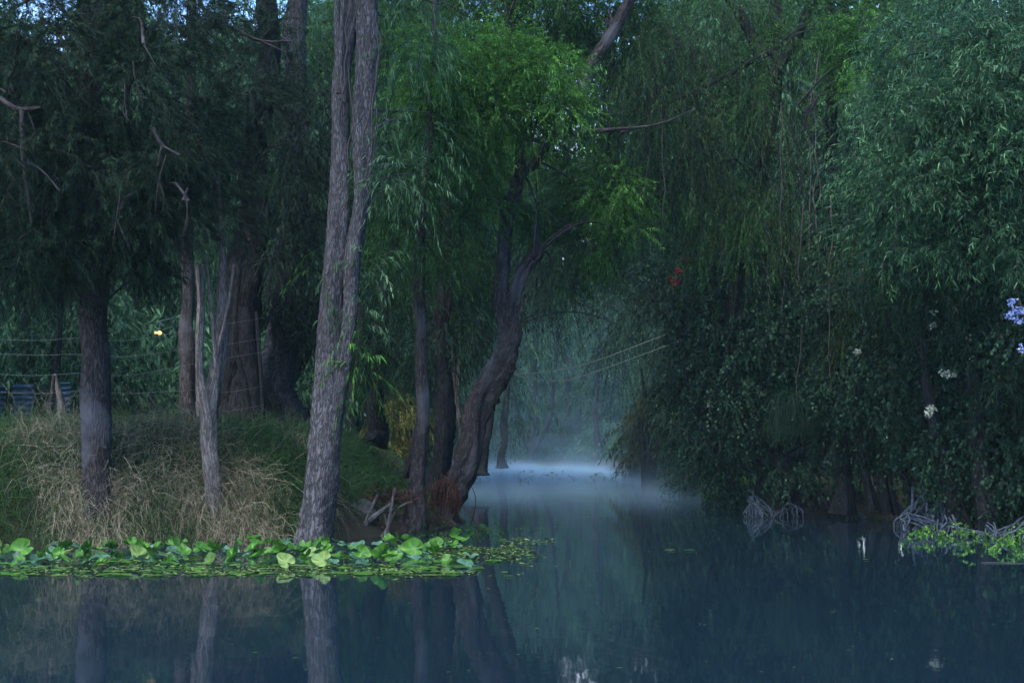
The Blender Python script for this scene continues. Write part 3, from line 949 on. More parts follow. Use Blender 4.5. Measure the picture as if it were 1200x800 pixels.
tree('dark_tree', 'black leaning trunk just left of the leaning canal tree', 'tree',
     [W([(506, 585, 26), (517, 545, 21), (522, 495, 20), (519, 440, 20), (516, 390, 18), (520, 320, 15), (525, 200, 12)], 31)],
     [('mid', 'ivy', 1.0, [B(500, 420, 40, 30, 31, .8, 12), B(530, 380, 40, 40, 31, .8, 14), B(470, 350, 30, 40, 31, .8, 8)])], bark='barkdark', flare=.5, rough=.14,
     limbs=[W([(474, 560, 8), (484, 530, 10), (490, 505, 10), (500, 480, 8)], 29.5)], autolimb=1)
tree('slender_tree', 'slim straight brown trunk standing between the two-stemmed trunk and the leaning tree', 'tree',
     [W([(483, 628, 30.6), (488, 590, 21.6), (492, 540, 17.1), (495, 470, 15.3), (494, 400, 13.5), (491, 340, 13.5), (495, 250, 10.8), (505, 130, 8.1), (512, -20, 5.4)], 25.8)],
     [('mid', 'mid', 1.0, [B(480, 270, 42, 45, 25.4, .9, 16), B(520, 170, 46, 50, 25.8, 1.0, 16), B(495, 210, 30, 30, 25.2, .7, 6)]), ('feather', 'bright', 1.0, [B(525, 80, 45, 45, 25.6, .9, 16)])],
     bark='barkbrown', flare=.5, rough=.10, autolimb=2, r0=.03)

# the leaning canal tree
YH = 28.2
tree('pepper_tree', 'crooked dark tree leaning over the canal with a bright green feathery crown', 'tree',
     [W([(512, 634, 52), (519, 604, 37), (533, 572, 30), (545, 544, 31), (556, 510, 26), (563, 481, 28), (573, 450, 26), (584, 420, 25), (594, 390, 28), (597, 376, 22), (596, 360, 17)], YH),
      W([(594, 385, 19.2), (589, 345, 15.2), (590, 300, 14.4), (595, 262, 13.6), (604, 228, 12.8), (610, 190, 9.6), (606, 150, 7.2), (600, 90, 5.6), (590, -20, 4.0)], YH),
      W([(597, 385, 19.2), (604, 350, 16.0), (612, 325, 15.2), (622, 308, 16.0), (629, 297, 17.6), (631, 288, 9.6)], YH - .1)],
     [('feather', 'bright', 1.0, [B(560, 88, 80, 26, 26.6, 1.3, 44), B(520, 50, 40, 26, 26.6, 1.0, 20), B(628, 84, 46, 14, 26.4, 1.0, 22), B(570, 125, 70, 20, 26.4, 1.0, 22), B(655, 128, 26, 10, 26, .7, 8), B(505, 95, 30, 20, 26.4, .8, 10), B(590, 60, 40, 30, 27, 1.0, 14), B(580, 135, 46, 28, 26.8, 1.0, 14), B(650, 110, 24, 18, 26.3, .6, 8),
                                  B(515, 130, 40, 40, 26.8, 1.0, 14), B(545, 180, 44, 38, 27, 1.0, 16), B(560, 225, 30, 28, 27.4, .8, 8), B(630, 170, 30, 20, 29, .6, 7)]),
      ('weep', 'weep', .8, [B(535, 275, 36, 36, 27.6, .9, 9), B(540, 225, 36, 30, 27.6, .9, 8)]),
      ('feather', 'mid', 1.0, [B(640, 230, 40, 50, 29.4, 1.0, 18), B(690, 190, 40, 50, 29.6, 1.0, 18), B(700, 260, 46, 50, 30, 1.0, 20), B(660, 300, 40, 40, 30.5, .9, 12), B(600, -40, 120, 60, 28.5, 2.0, 40), B(650, 25, 60, 36, 29.5, 1.2, 30), B(700, 15, 60, 40, 30, 1.2, 34), B(580, 10, 60, 36, 29.4, 1.2, 28), B(620, 50, 50, 30, 30, 1.2, 20), B(740, 40, 50, 40, 31, 1.2, 20), B(470, -8, 50, 26, 32, 1.2, 16), B(550, -8, 50, 26, 32, 1.2, 16), B(640, -8, 60, 26, 32, 1.2, 18), B(570, 30, 60, 26, 32, 1.0, 16), B(690, -70, 120, 60, 29, 2.0, 34)]),
      ('feather', 'bright', 1.0, [B(725, 215, 34, 44, 29, .8, 14), B(735, 280, 30, 40, 29.4, .8, 9)])],
     bark='barkbrown', limbs=[W([(608, 205, 10), (630, 185, 12), (652, 158, 13), (666, 140, 16), (682, 100, 17), (700, 72, 17), (716, 40, 15), (740, -5, 13), (790, -80, 9)], YH + .2),
                              W([(604, 163, 4), (630, 165, 6), (648, 164, 7), (680, 156, 7), (722, 152, 5), (770, 146, 3), (815, 128, 1)], YH - .5),
                              W([(625, 300, 5), (628, 255, 2), (629, 215, 2)], YH - .3), W([(606, 150, 4), (590, 110, 3)], YH), W([(634, 180, 5), (645, 130, 4), (655, 100, 2)], YH)],
     flare=.4, rough=.24, sides=24, autolimb=2, r0=.03, wob=.13)

for px, py, r_, lab in [(604, 386, 11, 'knot')]:
    pass
# reddish matted roots at the foot of the leaning tree
lv = Leaves()
n = 900
c0 = P(522, 582, 26.8)
u = rng.uniform(0, 1, n); a = rng.uniform(-1, 1, n)
top = c0 + np.stack([a * .27, rng.normal(0, .16, n), .26 - .3 * a * a + rng.normal(0, .09, n)], -1)
Lq = rng.uniform(.1, .6, n) * (1.1 - .6 * np.abs(a))
tt = np.linspace(0, 1, 5)
C = top[:, None] + np.stack([(rng.normal(0, .06, n))[:, None] * tt, np.zeros((n, 1)) - .16 * tt, -(Lq[:, None]) * tt], -1) + rng.normal(0, .018, (n, 5, 3))
lv.strips(C, .010)
tag(lv.build('root_mat', M['redbrown']), 'reddish brown matted root curtain at the foot of the leaning tree', 'root mat', None, 'stuff')
lv = Leaves()
n = 500
c0 = P(452, 582, 25.6)
C = (c0 + rng.normal(0, 1, (n, 3)) * np.array([.34, .2, .06]))[:, None] + (rand_unit(n) * rng.uniform(.1, .3, (n, 1)))[:, None] * tt[None, :, None]
lv.strips(C, .014)
tag(lv.build('root_mat', M['redbrown']), 'low reddish heap of dead leaves above the stick pile', 'leaf heap', None, 'stuff')

# pale curved saplings behind the leaning tree
for i, (pix, lab) in enumerate([([(528, 560, 7), (524, 520, 7), (527, 485, 6), (532, 450, 4), (530, 400, 3)], 'pale straight sapling in the gap behind the leaning tree'),
                                ([(535, 560, 8), (543, 535, 8), (541, 500, 7), (536, 470, 6), (538, 420, 3)], 'pale bowed sapling curving close against the leaning tree')]):
    tree('bare_sapling', lab, 'sapling', [W(pix, 33)], [], bark='barkpale', autolimb=0, flare=.2)

# more background trunks seen under the left canopy
for pix, Y, bk, lab in [([(408, 510, 12), (412, 470, 11), (420, 420, 10), (425, 350, 8)], 44, 'barkdark', 'thin dark trunk far behind the two-stemmed trunk, leaning right'),
                        ([(62, 500, 8), (66, 450, 7), (70, 380, 6), (74, 300, 5)], 38, 'barkdark', 'thin dark trunk behind the blue metal sheet'),
                        ([(187, 490, 12), (188, 440, 11), (190, 380, 9), (192, 300, 8)], 44, 'barkdark', 'thin dark trunk carrying the yellow lamp'),
                        ([(30, 500, 8), (30, 430, 7), (28, 340, 6)], 40, 'barkdark', 'thin dark trunk at the left edge behind the fence wires')]:
    tree('slim_trunk', lab, 'tree', [W(pix, Y)], [('far', 'far', .8, [B(pix[-1][0], pix[-1][1] - 30, 45, 50, Y, 1.6, 14)])], bark=bk, autolimb=2)

# ------------------------------------------------------------------ trees of the mid canal
tree('canal_tree', 'shaded tree leaning over the canal behind the crooked leaning tree, dark tips hanging low', 'tree',
     [W([(560, 556, 16), (566, 520, 15), (576, 470, 14), (600, 390, 13), (640, 300, 11), (690, 220, 8), (730, 150, 5)], 50)],
     [('weep', 'ivy', 1.5, [B(640, 330, 40, 40, 47, 1.6, 9), B(690, 320, 40, 40, 46, 1.6, 10), B(690, 270, 60, 50, 46, 1.8, 20), B(640, 290, 40, 50, 47, 1.6, 12), B(728, 400, 14, 40, 45, .6, 6)]),
      ('weep', 'mid', 1.5, [B(720, 160, 70, 70, 48, 2, 26), B(640, 200, 50, 60, 48, 2, 18), B(770, 250, 40, 60, 47, 1.6, 16), B(760, 60, 80, 60, 48, 2, 22), B(650, 100, 60, 60, 46, 2, 22), B(700, 20, 80, 60, 46, 2, 24), B(600, 30, 70, 60, 46, 2, 22), B(580, 130, 50, 60, 46, 2, 18)])],
     bark='barkdark', autolimb=2)
tree('canal_tree', 'dark bough reaching left from the right bank with hanging pointed tips above the misty water', 'tree',
     [W([(826, 578, 16), (818, 530, 15), (812, 480, 14), (805, 430, 12), (785, 380, 10), (760, 340, 7)], 46)],
     [('weep', 'ivy', 1.35, [B(775, 350, 40, 34, 44, 1.4, 14), B(805, 390, 30, 40, 44, 1.2, 12), B(740, 370, 26, 18, 44, .9, 6), B(775, 330, 40, 30, 44, 1.4, 10)]),
      ('far', 'far', .75, [B(800, 455, 28, 40, 48, 1.4, 11), B(805, 530, 28, 34, 48, 1.2, 12), B(840, 530, 36, 50, 44, 1.2, 18)])],
     bark='barkdark', autolimb=2)
# far trunks standing in the mist
for pixs, Y, lab in [([[(622, 548, 9), (623, 530, 8), (625, 500, 8), (627, 460, 7), (628, 400, 6)], [(624, 530, 7), (634, 512, 6), (644, 490, 5), (650, 440, 4), (654, 380, 3)], [(623, 532, 5), (614, 515, 5), (606, 495, 4), (600, 440, 3)]], 111.5, 'misty forked trunk with spread arms on the far left bank of the canal'),
                     ([[(702, 552, 7), (700, 520, 6), (698, 480, 6), (700, 430, 5), (705, 380, 4)]], 107, 'straight dark misty trunk with pale roots at the far right waterline'),
                     ([[(668, 546, 7), (668, 510, 7), (666, 470, 6), (664, 420, 5)]], 116, 'faint misty trunk in the middle of the canal end'),
                     ([[(588, 548, 9), (590, 520, 8), (592, 480, 8), (596, 430, 6)]], 84, 'misty trunk close beside the crooked leaning tree')]:
    tree('misty_tree', lab, 'tree', [W(p, Y) for p in pixs], [('far', 'far', 1.2, [B(pixs[0][-1][0], pixs[0][-1][1] - 20, 26, 40, Y, 1.8, 16), B(pixs[0][-1][0] + 8, pixs[0][-1][1] + 45, 22, 30, Y + .8, 1.8, 9)])], bark='barkdark', autolimb=2, sides=12)
rt = Tubes()
cb = P(704, 549, 106.5)
for k in range(8):
    a = rng.uniform(-2.2, 1.6)
    rt.add([cb + (0, 0, .7), cb + (.35 * math.sin(a), -.3, .3), cb + (.9 * math.sin(a), -.6, -.15)], [.06, .05, .03], sides=6, step=.15, seed=k, wob=.8)
tag(rt.build('spread_roots', M['root']), 'small pale spread roots at the foot of the straight misty trunk', 'roots')

# thin dark saplings at the bend of the right bank
for pix, lab in [([(756, 572, 6), (754, 540, 6), (752, 505, 5), (755, 470, 4), (752, 430, 2)], 'leftmost thin black sapling rising from the water by the right bank'),
                 ([(760, 572, 7), (760, 535, 7), (758, 500, 5), (764, 465, 3), (766, 440, 2)], 'thin straight black sapling in the middle of the three by the right bank'),
                 ([(764, 572, 8), (767, 540, 7), (770, 510, 5), (774, 480, 3)], 'thickest thin black sapling of the three by the right bank, leaning right')]:
    tree('bare_sapling', lab, 'sapling', [W(pix, 58)], [], bark='barkdark', autolimb=0, limbs=[W([(pix[1][0], pix[1][1], 3), (pix[1][0] + 5, pix[1][1] - 30, 2), (pix[1][0] + 9, pix[1][1] - 60, 1.5)], 58)], group='black saplings at the right bank')

# ------------------------------------------------------------------ right bank
tree('pepper_tree', 'big leaning tree of the right bank trailing long green curtains over the canal', 'tree',
     [W([(958, 604, 28.5), (945, 582, 24.8), (918, 548, 21.1), (892, 512, 19.8), (868, 474, 19.8), (856, 420, 18.6), (862, 340, 17.4), (885, 240, 16.1), (905, 140, 14.9), (910, 20, 12.4), (900, -120, 8.7), (890, -300, 5.0)], 31.5)],
     [('weep', 'weep', 1.0, [B(755, 70, 48, 70, 30, 1.2, 26), B(790, 150, 44, 60, 30, 1.2, 22), B(745, 160, 36, 50, 30.2, 1.0, 12), B(840, 60, 60, 70, 30, 1.4, 28), B(850, 160, 56, 70, 30, 1.4, 26), B(905, 110, 54, 90, 29.6, 1.4, 28), B(930, 220, 44, 60, 29.6, 1.2, 16)]),
      ('weep', 'mid', 1.0, [B(830, 240, 40, 50, 30.6, 1.2, 16), B(880, 250, 40, 60, 30.4, 1.2, 16), B(790, 230, 34, 50, 31, 1.0, 12), B(820, -60, 160, 60, 30.5, 2.2, 46), B(850, 0, 70, 26, 31, 1.2, 14), B(930, 0, 60, 26, 31, 1.2, 14)]),
      ('feather', 'bright', 1.0, [B(1003, 50, 24, 62, 28.6, .7, 14), B(985, 110, 20, 40, 28.8, .6, 6)]), ('feather', 'mid', 1.0, [B(875, 95, 26, 60, 29.2, .7, 9), B(960, 20, 26, 40, 28.8, .6, 9)])],
     bark='barkdark', limbs=[W([(905, 60, 9), (888, 68, 7), (850, 90, 6), (800, 113, 5), (780, 122, 3)], 29.4), W([(908, 90, 14), (940, 20, 12), (970, -60, 8)], 30.5), W([(905, 110, 14), (860, 10, 12), (800, -60, 8)], 31)] + dead_twigs(715, 820, 20, 150, 28.9, 9, 1.8, 90) + dead_twigs(860, 960, 60, 260, 28.4, 8, 1.8, 90),
     flare=.4, rough=.14, autolimb=2, r0=.035)
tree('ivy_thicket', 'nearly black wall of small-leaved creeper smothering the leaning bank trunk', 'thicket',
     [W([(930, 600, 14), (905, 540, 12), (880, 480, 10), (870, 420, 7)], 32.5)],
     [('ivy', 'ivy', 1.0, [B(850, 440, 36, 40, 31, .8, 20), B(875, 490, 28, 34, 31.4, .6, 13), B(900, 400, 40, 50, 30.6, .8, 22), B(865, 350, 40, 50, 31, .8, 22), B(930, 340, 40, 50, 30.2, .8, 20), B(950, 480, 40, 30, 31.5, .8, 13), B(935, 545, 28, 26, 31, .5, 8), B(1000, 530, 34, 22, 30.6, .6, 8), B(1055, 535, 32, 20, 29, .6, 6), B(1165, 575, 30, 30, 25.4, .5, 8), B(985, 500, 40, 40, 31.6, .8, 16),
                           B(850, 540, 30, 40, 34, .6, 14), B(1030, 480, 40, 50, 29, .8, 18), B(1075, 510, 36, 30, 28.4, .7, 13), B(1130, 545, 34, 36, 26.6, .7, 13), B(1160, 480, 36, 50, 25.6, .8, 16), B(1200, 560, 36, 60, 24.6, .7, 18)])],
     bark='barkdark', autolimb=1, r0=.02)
tree('ivy_tree', 'dark upright trunk wrapped in creeper behind the green curtains, left of the bright willow bush', 'tree',
     [W([(990, 600, 23.8), (984, 520, 19.6), (980, 420, 18.2), (978, 300, 16.8), (976, 180, 14.0), (974, 80, 12.6), (972, -40, 9.8), (970, -200, 5.6)], 30.5)],
     [('ivy', 'ivy', 1.0, [B(980, 180, 22, 70, 30, .5, 14), B(978, 60, 20, 60, 30, .5, 10), B(982, 300, 26, 60, 30, .6, 14)]),
      ('mid', 'mid', 1.0, [B(1040, 30, 50, 40, 30, 1.2, 16), B(1060, -30, 70, 50, 30, 1.6, 22), B(950, -60, 70, 40, 30, 1.6, 16)])], bark='barkdark', flare=.3, autolimb=1)

stems = lambda pts, Y: [W(p, Y) for p in pts]
tree('willow_bush', 'tall bright willow bush with arching narrow leaves filling the upper right corner', 'bush',
     stems([[(1160, 640, 22), (1150, 540, 20), (1140, 420, 18), (1132, 300, 15), (1130, 160, 10), (1140, 40, 6)], [(1180, 640, 18), (1190, 480, 16), (1200, 300, 12), (1196, 120, 8)]], 25),
     [('mid', 'bush', .9, [B(1090, 190, 60, 60, 23.6, 1.0, 16), B(1160, 150, 60, 70, 23.2, 1.1, 20), B(1050, 130, 40, 40, 24.2, .9, 10), B(1180, 40, 50, 40, 23.8, .9, 12)]),
      ('bush', 'bush', 1.0, [B(1140, 120, 62, 60, 23.6, 1.3, 60), B(1190, 80, 50, 60, 23.4, 1.2, 46), B(1085, 150, 42, 46, 23.8, 1.1, 34), B(1060, 215, 46, 40, 23.8, 1.0, 22), B(1140, 210, 62, 46, 23.2, 1.1, 36), B(1195, 190, 46, 50, 23, 1.1, 28),
                             B(1100, 270, 56, 36, 23.6, .9, 22), B(1180, 280, 50, 44, 23.2, .9, 24), B(1030, 265, 34, 36, 24.2, .8, 12), B(1200, 10, 60, 30, 24.4, 1.0, 14), B(1035, 95, 26, 24, 24.6, .7, 9), B(1010, 190, 26, 30, 25, .7, 8), B(1075, 40, 34, 22, 24.4, .8, 9), B(1120, 45, 30, 22, 24, .8, 10), B(1240, 140, 60, 130, 24, 1.4, 46)]),
      ('willow', 'willow', 1.0, [B(1075, 75, 38, 34, 24.6, .9, 11), B(1030, 150, 34, 50, 25, .9, 12)])],
     bark='barkdark', autolimb=2, r0=.025)
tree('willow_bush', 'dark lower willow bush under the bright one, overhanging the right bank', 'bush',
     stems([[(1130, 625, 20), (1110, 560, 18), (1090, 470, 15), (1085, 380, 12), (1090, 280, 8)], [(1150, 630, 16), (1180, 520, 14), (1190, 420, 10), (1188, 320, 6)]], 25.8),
     [('bush', 'ivy', .9, [B(1110, 350, 60, 44, 24.6, 1.0, 26), B(1180, 360, 46, 44, 24.2, 1.0, 22), B(1190, 440, 44, 44, 24.2, 1.0, 20), B(1050, 330, 40, 44, 25.4, 1.0, 16), B(1230, 400, 44, 120, 24.5, 1.2, 26)]),  # shade under the bright bush put into a darker leaf colour
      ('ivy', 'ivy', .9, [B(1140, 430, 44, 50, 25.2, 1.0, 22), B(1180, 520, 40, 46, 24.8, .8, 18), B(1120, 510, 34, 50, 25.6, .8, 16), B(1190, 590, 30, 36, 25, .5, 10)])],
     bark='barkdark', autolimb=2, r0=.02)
cl = tree('ivy_thicket', 'dark creeper thicket with small leaves and a few red blooms hanging beside the canal bend', 'thicket',
     stems([[(905, 592, 18), (880, 520, 16), (850, 440, 14), (840, 350, 10), (850, 280, 6)], [(870, 592, 12), (840, 530, 12), (815, 460, 10), (800, 380, 6)]], 36.5),
     [('ivy', 'ivy', 1.1, [B(830, 320, 44, 44, 35, 1.0, 26), B(880, 300, 44, 44, 34.4, 1.0, 24), B(800, 360, 34, 44, 36, 1.0, 18), B(850, 390, 50, 44, 35, 1.0, 26), B(920, 360, 44, 50, 33.6, 1.0, 24), B(815, 440, 32, 40, 37, 1.0, 18), B(890, 440, 46, 36, 34.4, 1.0, 20),
                           B(800, 500, 30, 44, 42, 1.0, 16), B(845, 500, 34, 50, 38, .8, 20), B(855, 560, 28, 36, 37, .6, 14), B(815, 555, 30, 26, 44, .6, 12), B(790, 300, 30, 36, 36, 1.0, 12)])],
     bark='barkdark', autolimb=2, r0=.02)
wh = tree('creeper_thicket', 'dark hanging creeper thicket dotted with white blossoms right of the leaning bank trunk', 'thicket',
     stems([[(1022, 598, 9), (1012, 540, 8), (1006, 500, 7), (990, 420, 6), (985, 330, 4)], [(1040, 602, 12), (1030, 540, 11), (1022, 470, 10), (1030, 380, 7), (1040, 300, 4)], [(1052, 602, 8), (1040, 550, 8), (1016, 490, 6)], [(1075, 600, 10), (1062, 560, 9), (1078, 500, 8), (1090, 420, 5)]], 29.5),
     [('ivy', 'ivy', .95, [B(990, 350, 46, 50, 28.6, 1.0, 28), B(1050, 400, 44, 46, 27.6, 1.0, 26), B(960, 420, 40, 40, 30, 1.0, 18), B(1000, 450, 44, 36, 28.8, 1.0, 18), B(1070, 470, 40, 40, 27.4, .9, 18), B(1100, 430, 34, 44, 26.6, .9, 14)]),
      ('weep', 'weep', .8, [B(975, 310, 34, 50, 28.6, .8, 12), B(1000, 390, 26, 40, 28.2, .6, 7), B(1040, 350, 34, 40, 27.6, .8, 8)]),
      ('mid', 'mid', .9, [B(1095, 330, 44, 40, 26, .8, 14), B(1060, 290, 40, 36, 26.6, .8, 12)])],
     bark='barkdark', autolimb=2, r0=.02)


def flower(parent, px, py, Y, rpx, mat, n, size=.05):
    lv = Leaves()
    k = Y / F
    c = P(px, py, Y)
    d = rand_unit(n)
    p = c + d * np.array([rpx * k, rpx * k, rpx * k]) * rng.uniform(.3, 1, (n, 1))
    for j in range(4):
        dd = norm(d * .7 + rand_unit(n) * .9)
        lv.leaves(p, dd, d + .4 * rand_unit(n), size * rng.uniform(.7, 1.2, n), size * .8, bend=.1)
    o = lv.build('flower_cluster', M[mat])
    adopt(o, parent)
    return o


for px, py, r_ in [(790, 328, 6), (795, 318, 4), (833, 283, 5), (804, 302, 4), (872, 300, 4), (895, 278, 5), (902, 262, 4), (848, 356, 3), (830, 420, 3)]:
    flower(cl, px, py, 33.9 if px > 850 else 34.6, r_, 'red', 16, .075)
for px, py, r_, n in [(1005, 412, 4, 16), (1092, 478, 5, 26), (1088, 485, 4, 16), (1110, 438, 4, 14), (1104, 437, 3, 10), (1117, 439, 3, 10), (1134, 396, 3, 10), (1093, 381, 3, 12), (1094, 365, 3, 10), (1070, 310, 4, 12),
                      (1140, 420, 3, 8), (832, 472, 4, 12)]:
    flower(wh, px, py, (24.4 if px > 1040 else 26.6) if px > 900 else 35, r_ * 1.1, 'white', n, .045)
pb = tree('plumbago_bush', 'small sprawling plant with pale blue flower heads at the right edge of the picture', 'bush',
          stems([[(1225, 470, 5), (1212, 420, 5), (1200, 370, 4), (1192, 350, 2)]], 22.6),
          [('ivy', 'ivy', .8, [B(1205, 390, 22, 40, 22.9, .4, 9)])], bark='twig', autolimb=1, r0=.01)
for px, py in [(1187, 354), (1183, 370), (1194, 376), (1190, 362), (1198, 408), (1199, 364)]:
    flower(pb, px, py, 22.2, 5, 'blue', 20, .038)

# hanging vines of the right bank
VN = 'thin vines hanging on the right bank'
for px, y0, y1, Y in [(897, 280, 440, 30.2), (925, 260, 400, 29.8), (942, 240, 470, 29.2), (962, 200, 420, 29), (972, 230, 460, 28.4), (1012, 300, 470, 28), (870, 250, 390, 31), (913, 120, 300, 29), (960, 60, 240, 28.6), (950, 100, 330, 28.8), (840, 170, 330, 30), (760, 120, 250, 29.2), (780, 100, 260, 29)]:
    t = Tubes()
    n = 10
    yy = np.linspace(y0, y1, n)
    t.add(P(px + np.cumsum(rng.normal(0, 2.0, n)), yy, Y), np.linspace(.016, .006, n), sides=5, step=.12, seed=int(rng.integers(1e6)), wob=.6)
    tag(t.build('hanging_vine', M['vine']), 'thin brown vine hanging loose in front of the dark right bank thicket', 'vine', VN)

# dark tussock hanging under the leaning bank trunk
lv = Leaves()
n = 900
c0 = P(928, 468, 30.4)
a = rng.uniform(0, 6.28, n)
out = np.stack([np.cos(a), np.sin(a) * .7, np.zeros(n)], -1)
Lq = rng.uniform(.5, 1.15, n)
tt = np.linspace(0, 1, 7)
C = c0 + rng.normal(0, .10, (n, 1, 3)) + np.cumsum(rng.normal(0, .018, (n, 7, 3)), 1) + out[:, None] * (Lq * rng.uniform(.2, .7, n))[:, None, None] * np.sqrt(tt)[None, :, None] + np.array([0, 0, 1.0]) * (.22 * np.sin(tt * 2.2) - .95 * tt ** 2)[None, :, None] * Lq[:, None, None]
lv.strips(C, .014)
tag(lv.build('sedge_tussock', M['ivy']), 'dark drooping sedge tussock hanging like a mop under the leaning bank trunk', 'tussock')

# pale washed roots at the right waterline


def root_fan(px, py, Y, n, w_, h_, lab, name='washed_roots', mat='root', r=.022, lean=0.0):
    t = Tubes()
    c = P(px, py, Y)
    for k in range(int(n * 2.2)):
        u = rng.uniform(-1, 1)
        z0 = h_ * (1 - .4 * u * u) * rng.uniform(.35, 1.05)
        out = rng.uniform(.1, .34)
        p0 = c + (u * w_ * .3 + lean + rng.normal(0, .04), .25 + rng.normal(0, .07), z0)
        p1 = c + (u * w_ * .7 + rng.normal(0, .05) + lean * .4, -out * .4, z0 * rng.uniform(.5, .8))
        p2 = c + (u * w_ * 1.05 + rng.normal(0, .06), -out, z0 * rng.uniform(.05, .3))
        p3 = c + (u * w_ * .85 + rng.normal(0, .1), -out * .9, -.15)
        q = r * rng.uniform(.25, .85)
        t.add([p0, p1, p2, p3], [q * 1.3, q, q * .8, q * .5], sides=6, step=.05, rough=.16, seed=int(rng.integers(1e6)), wob=1.3)
    return tag(t.build(name, M[mat]), lab, 'roots')


root_fan(889, 604, 31.5, 17, .30, .55, 'pale blue fan of washed roots at the tip of the right bank', lean=-.1)
root_fan(938, 600, 32, 9, .28, .26, 'low pale hump of roots just right of the root fan', r=.03)
root_fan(968, 601, 31.6, 10, .34, .28, 'low rounded pale root hump under the leaning bank trunk', r=.034)
root_fan(1045, 604, 30, 7, .22, .5, 'narrow pale root spur under the thin bank stems', r=.022)
root_fan(1072, 615, 27.6, 10, .50, .75, 'gnarled pale root tangle, tallest on the right waterline', r=.036, lean=.3)
root_fan(1092, 622, 26.6, 9, .42, .62, 'gnarled pale root tangle in front of the tallest one', r=.038, lean=.25)
root_fan(1122, 622, 26.8, 8, .34, .5, 'greyish root tangle right of the tallest one', r=.03, lean=.1)
root_fan(1190, 628, 24.2, 8, .40, .4, 'long pale root lying slanted at the right edge of the picture', r=.034, lean=.35)

for px, py, Y in [(905, 604, 32), (922, 602, 32.2), (985, 602, 31.8), (1002, 603, 31.5), (1020, 604, 31), (1058, 608, 29), (1108, 622, 26.8), (1140, 624, 26.4), (1158, 626, 25.6), (1172, 628, 25), (1082, 618, 27.4), (952, 601, 32), (1032, 606, 30.4), (1098, 620, 27), (1128, 622, 26.8), (1150, 625, 25.9), (1205, 630, 24)]:
    if px in (905, 985, 1020, 1058, 952, 1032, 1098, 1128, 1150, 1172):
        continue
    dYr = 1.5 * F / (py + 3 - 525)
    root_fan(px, py + 3, dYr, 5, rng.uniform(.2, .42), rng.uniform(.18, .42), 'short pale tangled root spur in the row along the right waterline', r=.022, lean=rng.uniform(-.2, .3))['group'] = 'root spurs along the right waterline'
# ------------------------------------------------------------------ fence, lamp, sheets, ropes
fr = empty('wire_fence', 'sagging five-strand wire fence strung between thin posts on top of the left bank', 'fence', None, tuple(P(60, 500, 27)))
ya = [397, 414, 438, 459, 489]; yb_ = [396, 415, 437, 458, 485]; yc = [372, 396, 412, 452, 474]
for a0, b0, c0_ in zip(ya, yb_, yc):
    t = Tubes()
    pp = np.vstack([P(-60, a0 - 2, 27), P(-10, a0, 27), P(45, a0 + 2, 27), P(95, b0, 27), P(150, b0 + 3, 27.2), P(225, (b0 + c0_) / 2 + 2, 27.4), P(262, c0_ + 8, 27.4), P(310, c0_, 27.6)])
    t.add(pp, [.0028] * len(pp), sides=5, step=.3)
    adopt(t.build('wire', M['wire']), fr)
for pix, mt in [([(-60, 540, 9), (-60, 380, 8)], 'barkbrown'), ([(54, 520, 7), (63, 440, 4)], 'barkbrown'), ([(309, 520, 6), (306, 440, 5), (300, 365, 4)], 'barkdark')]:
    t = Tubes(); p_, r_ = W(pix, 27.1 if pix[0][0] < 200 else 27.7); t.add(p_, r_, sides=9, step=.1, rough=.1)
    adopt(t.build('post', M[mt]), fr)
st = Tubes(); p_, r_ = W([(76, 520, 10), (72, 480, 9), (64, 438, 4)], 27.6); st.add(p_, r_, sides=9, step=.06, rough=.2)
tag(st.build('split_stump', M['barkpale']), 'pale splintered stake leaning against the fence post at the left', 'stake')

for (x0, x1, y0, y1, Y, lab) in [(15, 38, 450, 500, 34, 'upright blue corrugated metal sheet, the widest behind the fence'), (-14, 5, 452, 500, 34.3, 'blue corrugated metal sheet cut by the left edge of the picture'), (66, 82, 448, 478, 35, 'short dim blue corrugated sheet near the pale stake')]:
    p0, p1 = P(x0, y0, Y), P(x1, y1, Y)
    nz = 60
    zz = np.linspace(p1[2] - .3, p0[2], nz)
    yy_ = Y + .03 * np.sin(zz * 2 * math.pi / .13)
    Vv = np.concatenate([np.stack([np.full(nz, xx), yy_ + dy, zz], -1) for xx in (p0[0], p1[0]) for dy in (0, .012)])
    a_, b_, c_, d_ = (np.arange(nz - 1) + k * nz for k in range(4))
    ff = np.concatenate([np.stack([a_, c_, c_ + 1, a_ + 1], -1), np.stack([b_, b_ + 1, d_ + 1, d_], -1), np.stack([a_, a_ + 1, b_ + 1, b_], -1), np.stack([c_, d_, d_ + 1, c_ + 1], -1)])
    tag(mesh_np('metal_sheet', Vv, ff, M['sheet'], smooth_shade=True), lab, 'metal sheet', 'blue metal sheets behind the fence')

em = bpy.data.materials.new('lamp_glow')
nt, n_, l_ = nodes_of(em)
n_['Principled BSDF'].inputs['Base Color'].default_value = (.9, .6, .3, 1)
n_['Principled BSDF'].inputs['Emission Color'].default_value = (1.0, .46, .12, 1)
n_['Principled BSDF'].inputs['Emission Strength'].default_value = .35


def ball(name, c, r, mat, sc=(1, 1, 1)):
    nu, nv = 16, 10
    th, ph = np.meshgrid(np.linspace(0, 2 * np.pi, nu, endpoint=False), np.linspace(.05, np.pi - .05, nv))
    V = np.stack([np.cos(th) * np.sin(ph) * sc[0], np.sin(th) * np.sin(ph) * sc[1], np.cos(ph) * sc[2]], -1).reshape(-1, 3) * r + np.asarray(c)
    i, j = np.meshgrid(np.arange(nv - 1), np.arange(nu), indexing='ij')
    q = np.stack([i * nu + j, (i + 1) * nu + j, (i + 1) * nu + (j + 1) % nu, i * nu + (j + 1) % nu], -1).reshape(-1, 4)
    return mesh_np(name, V, q, mat, smooth_shade=True)


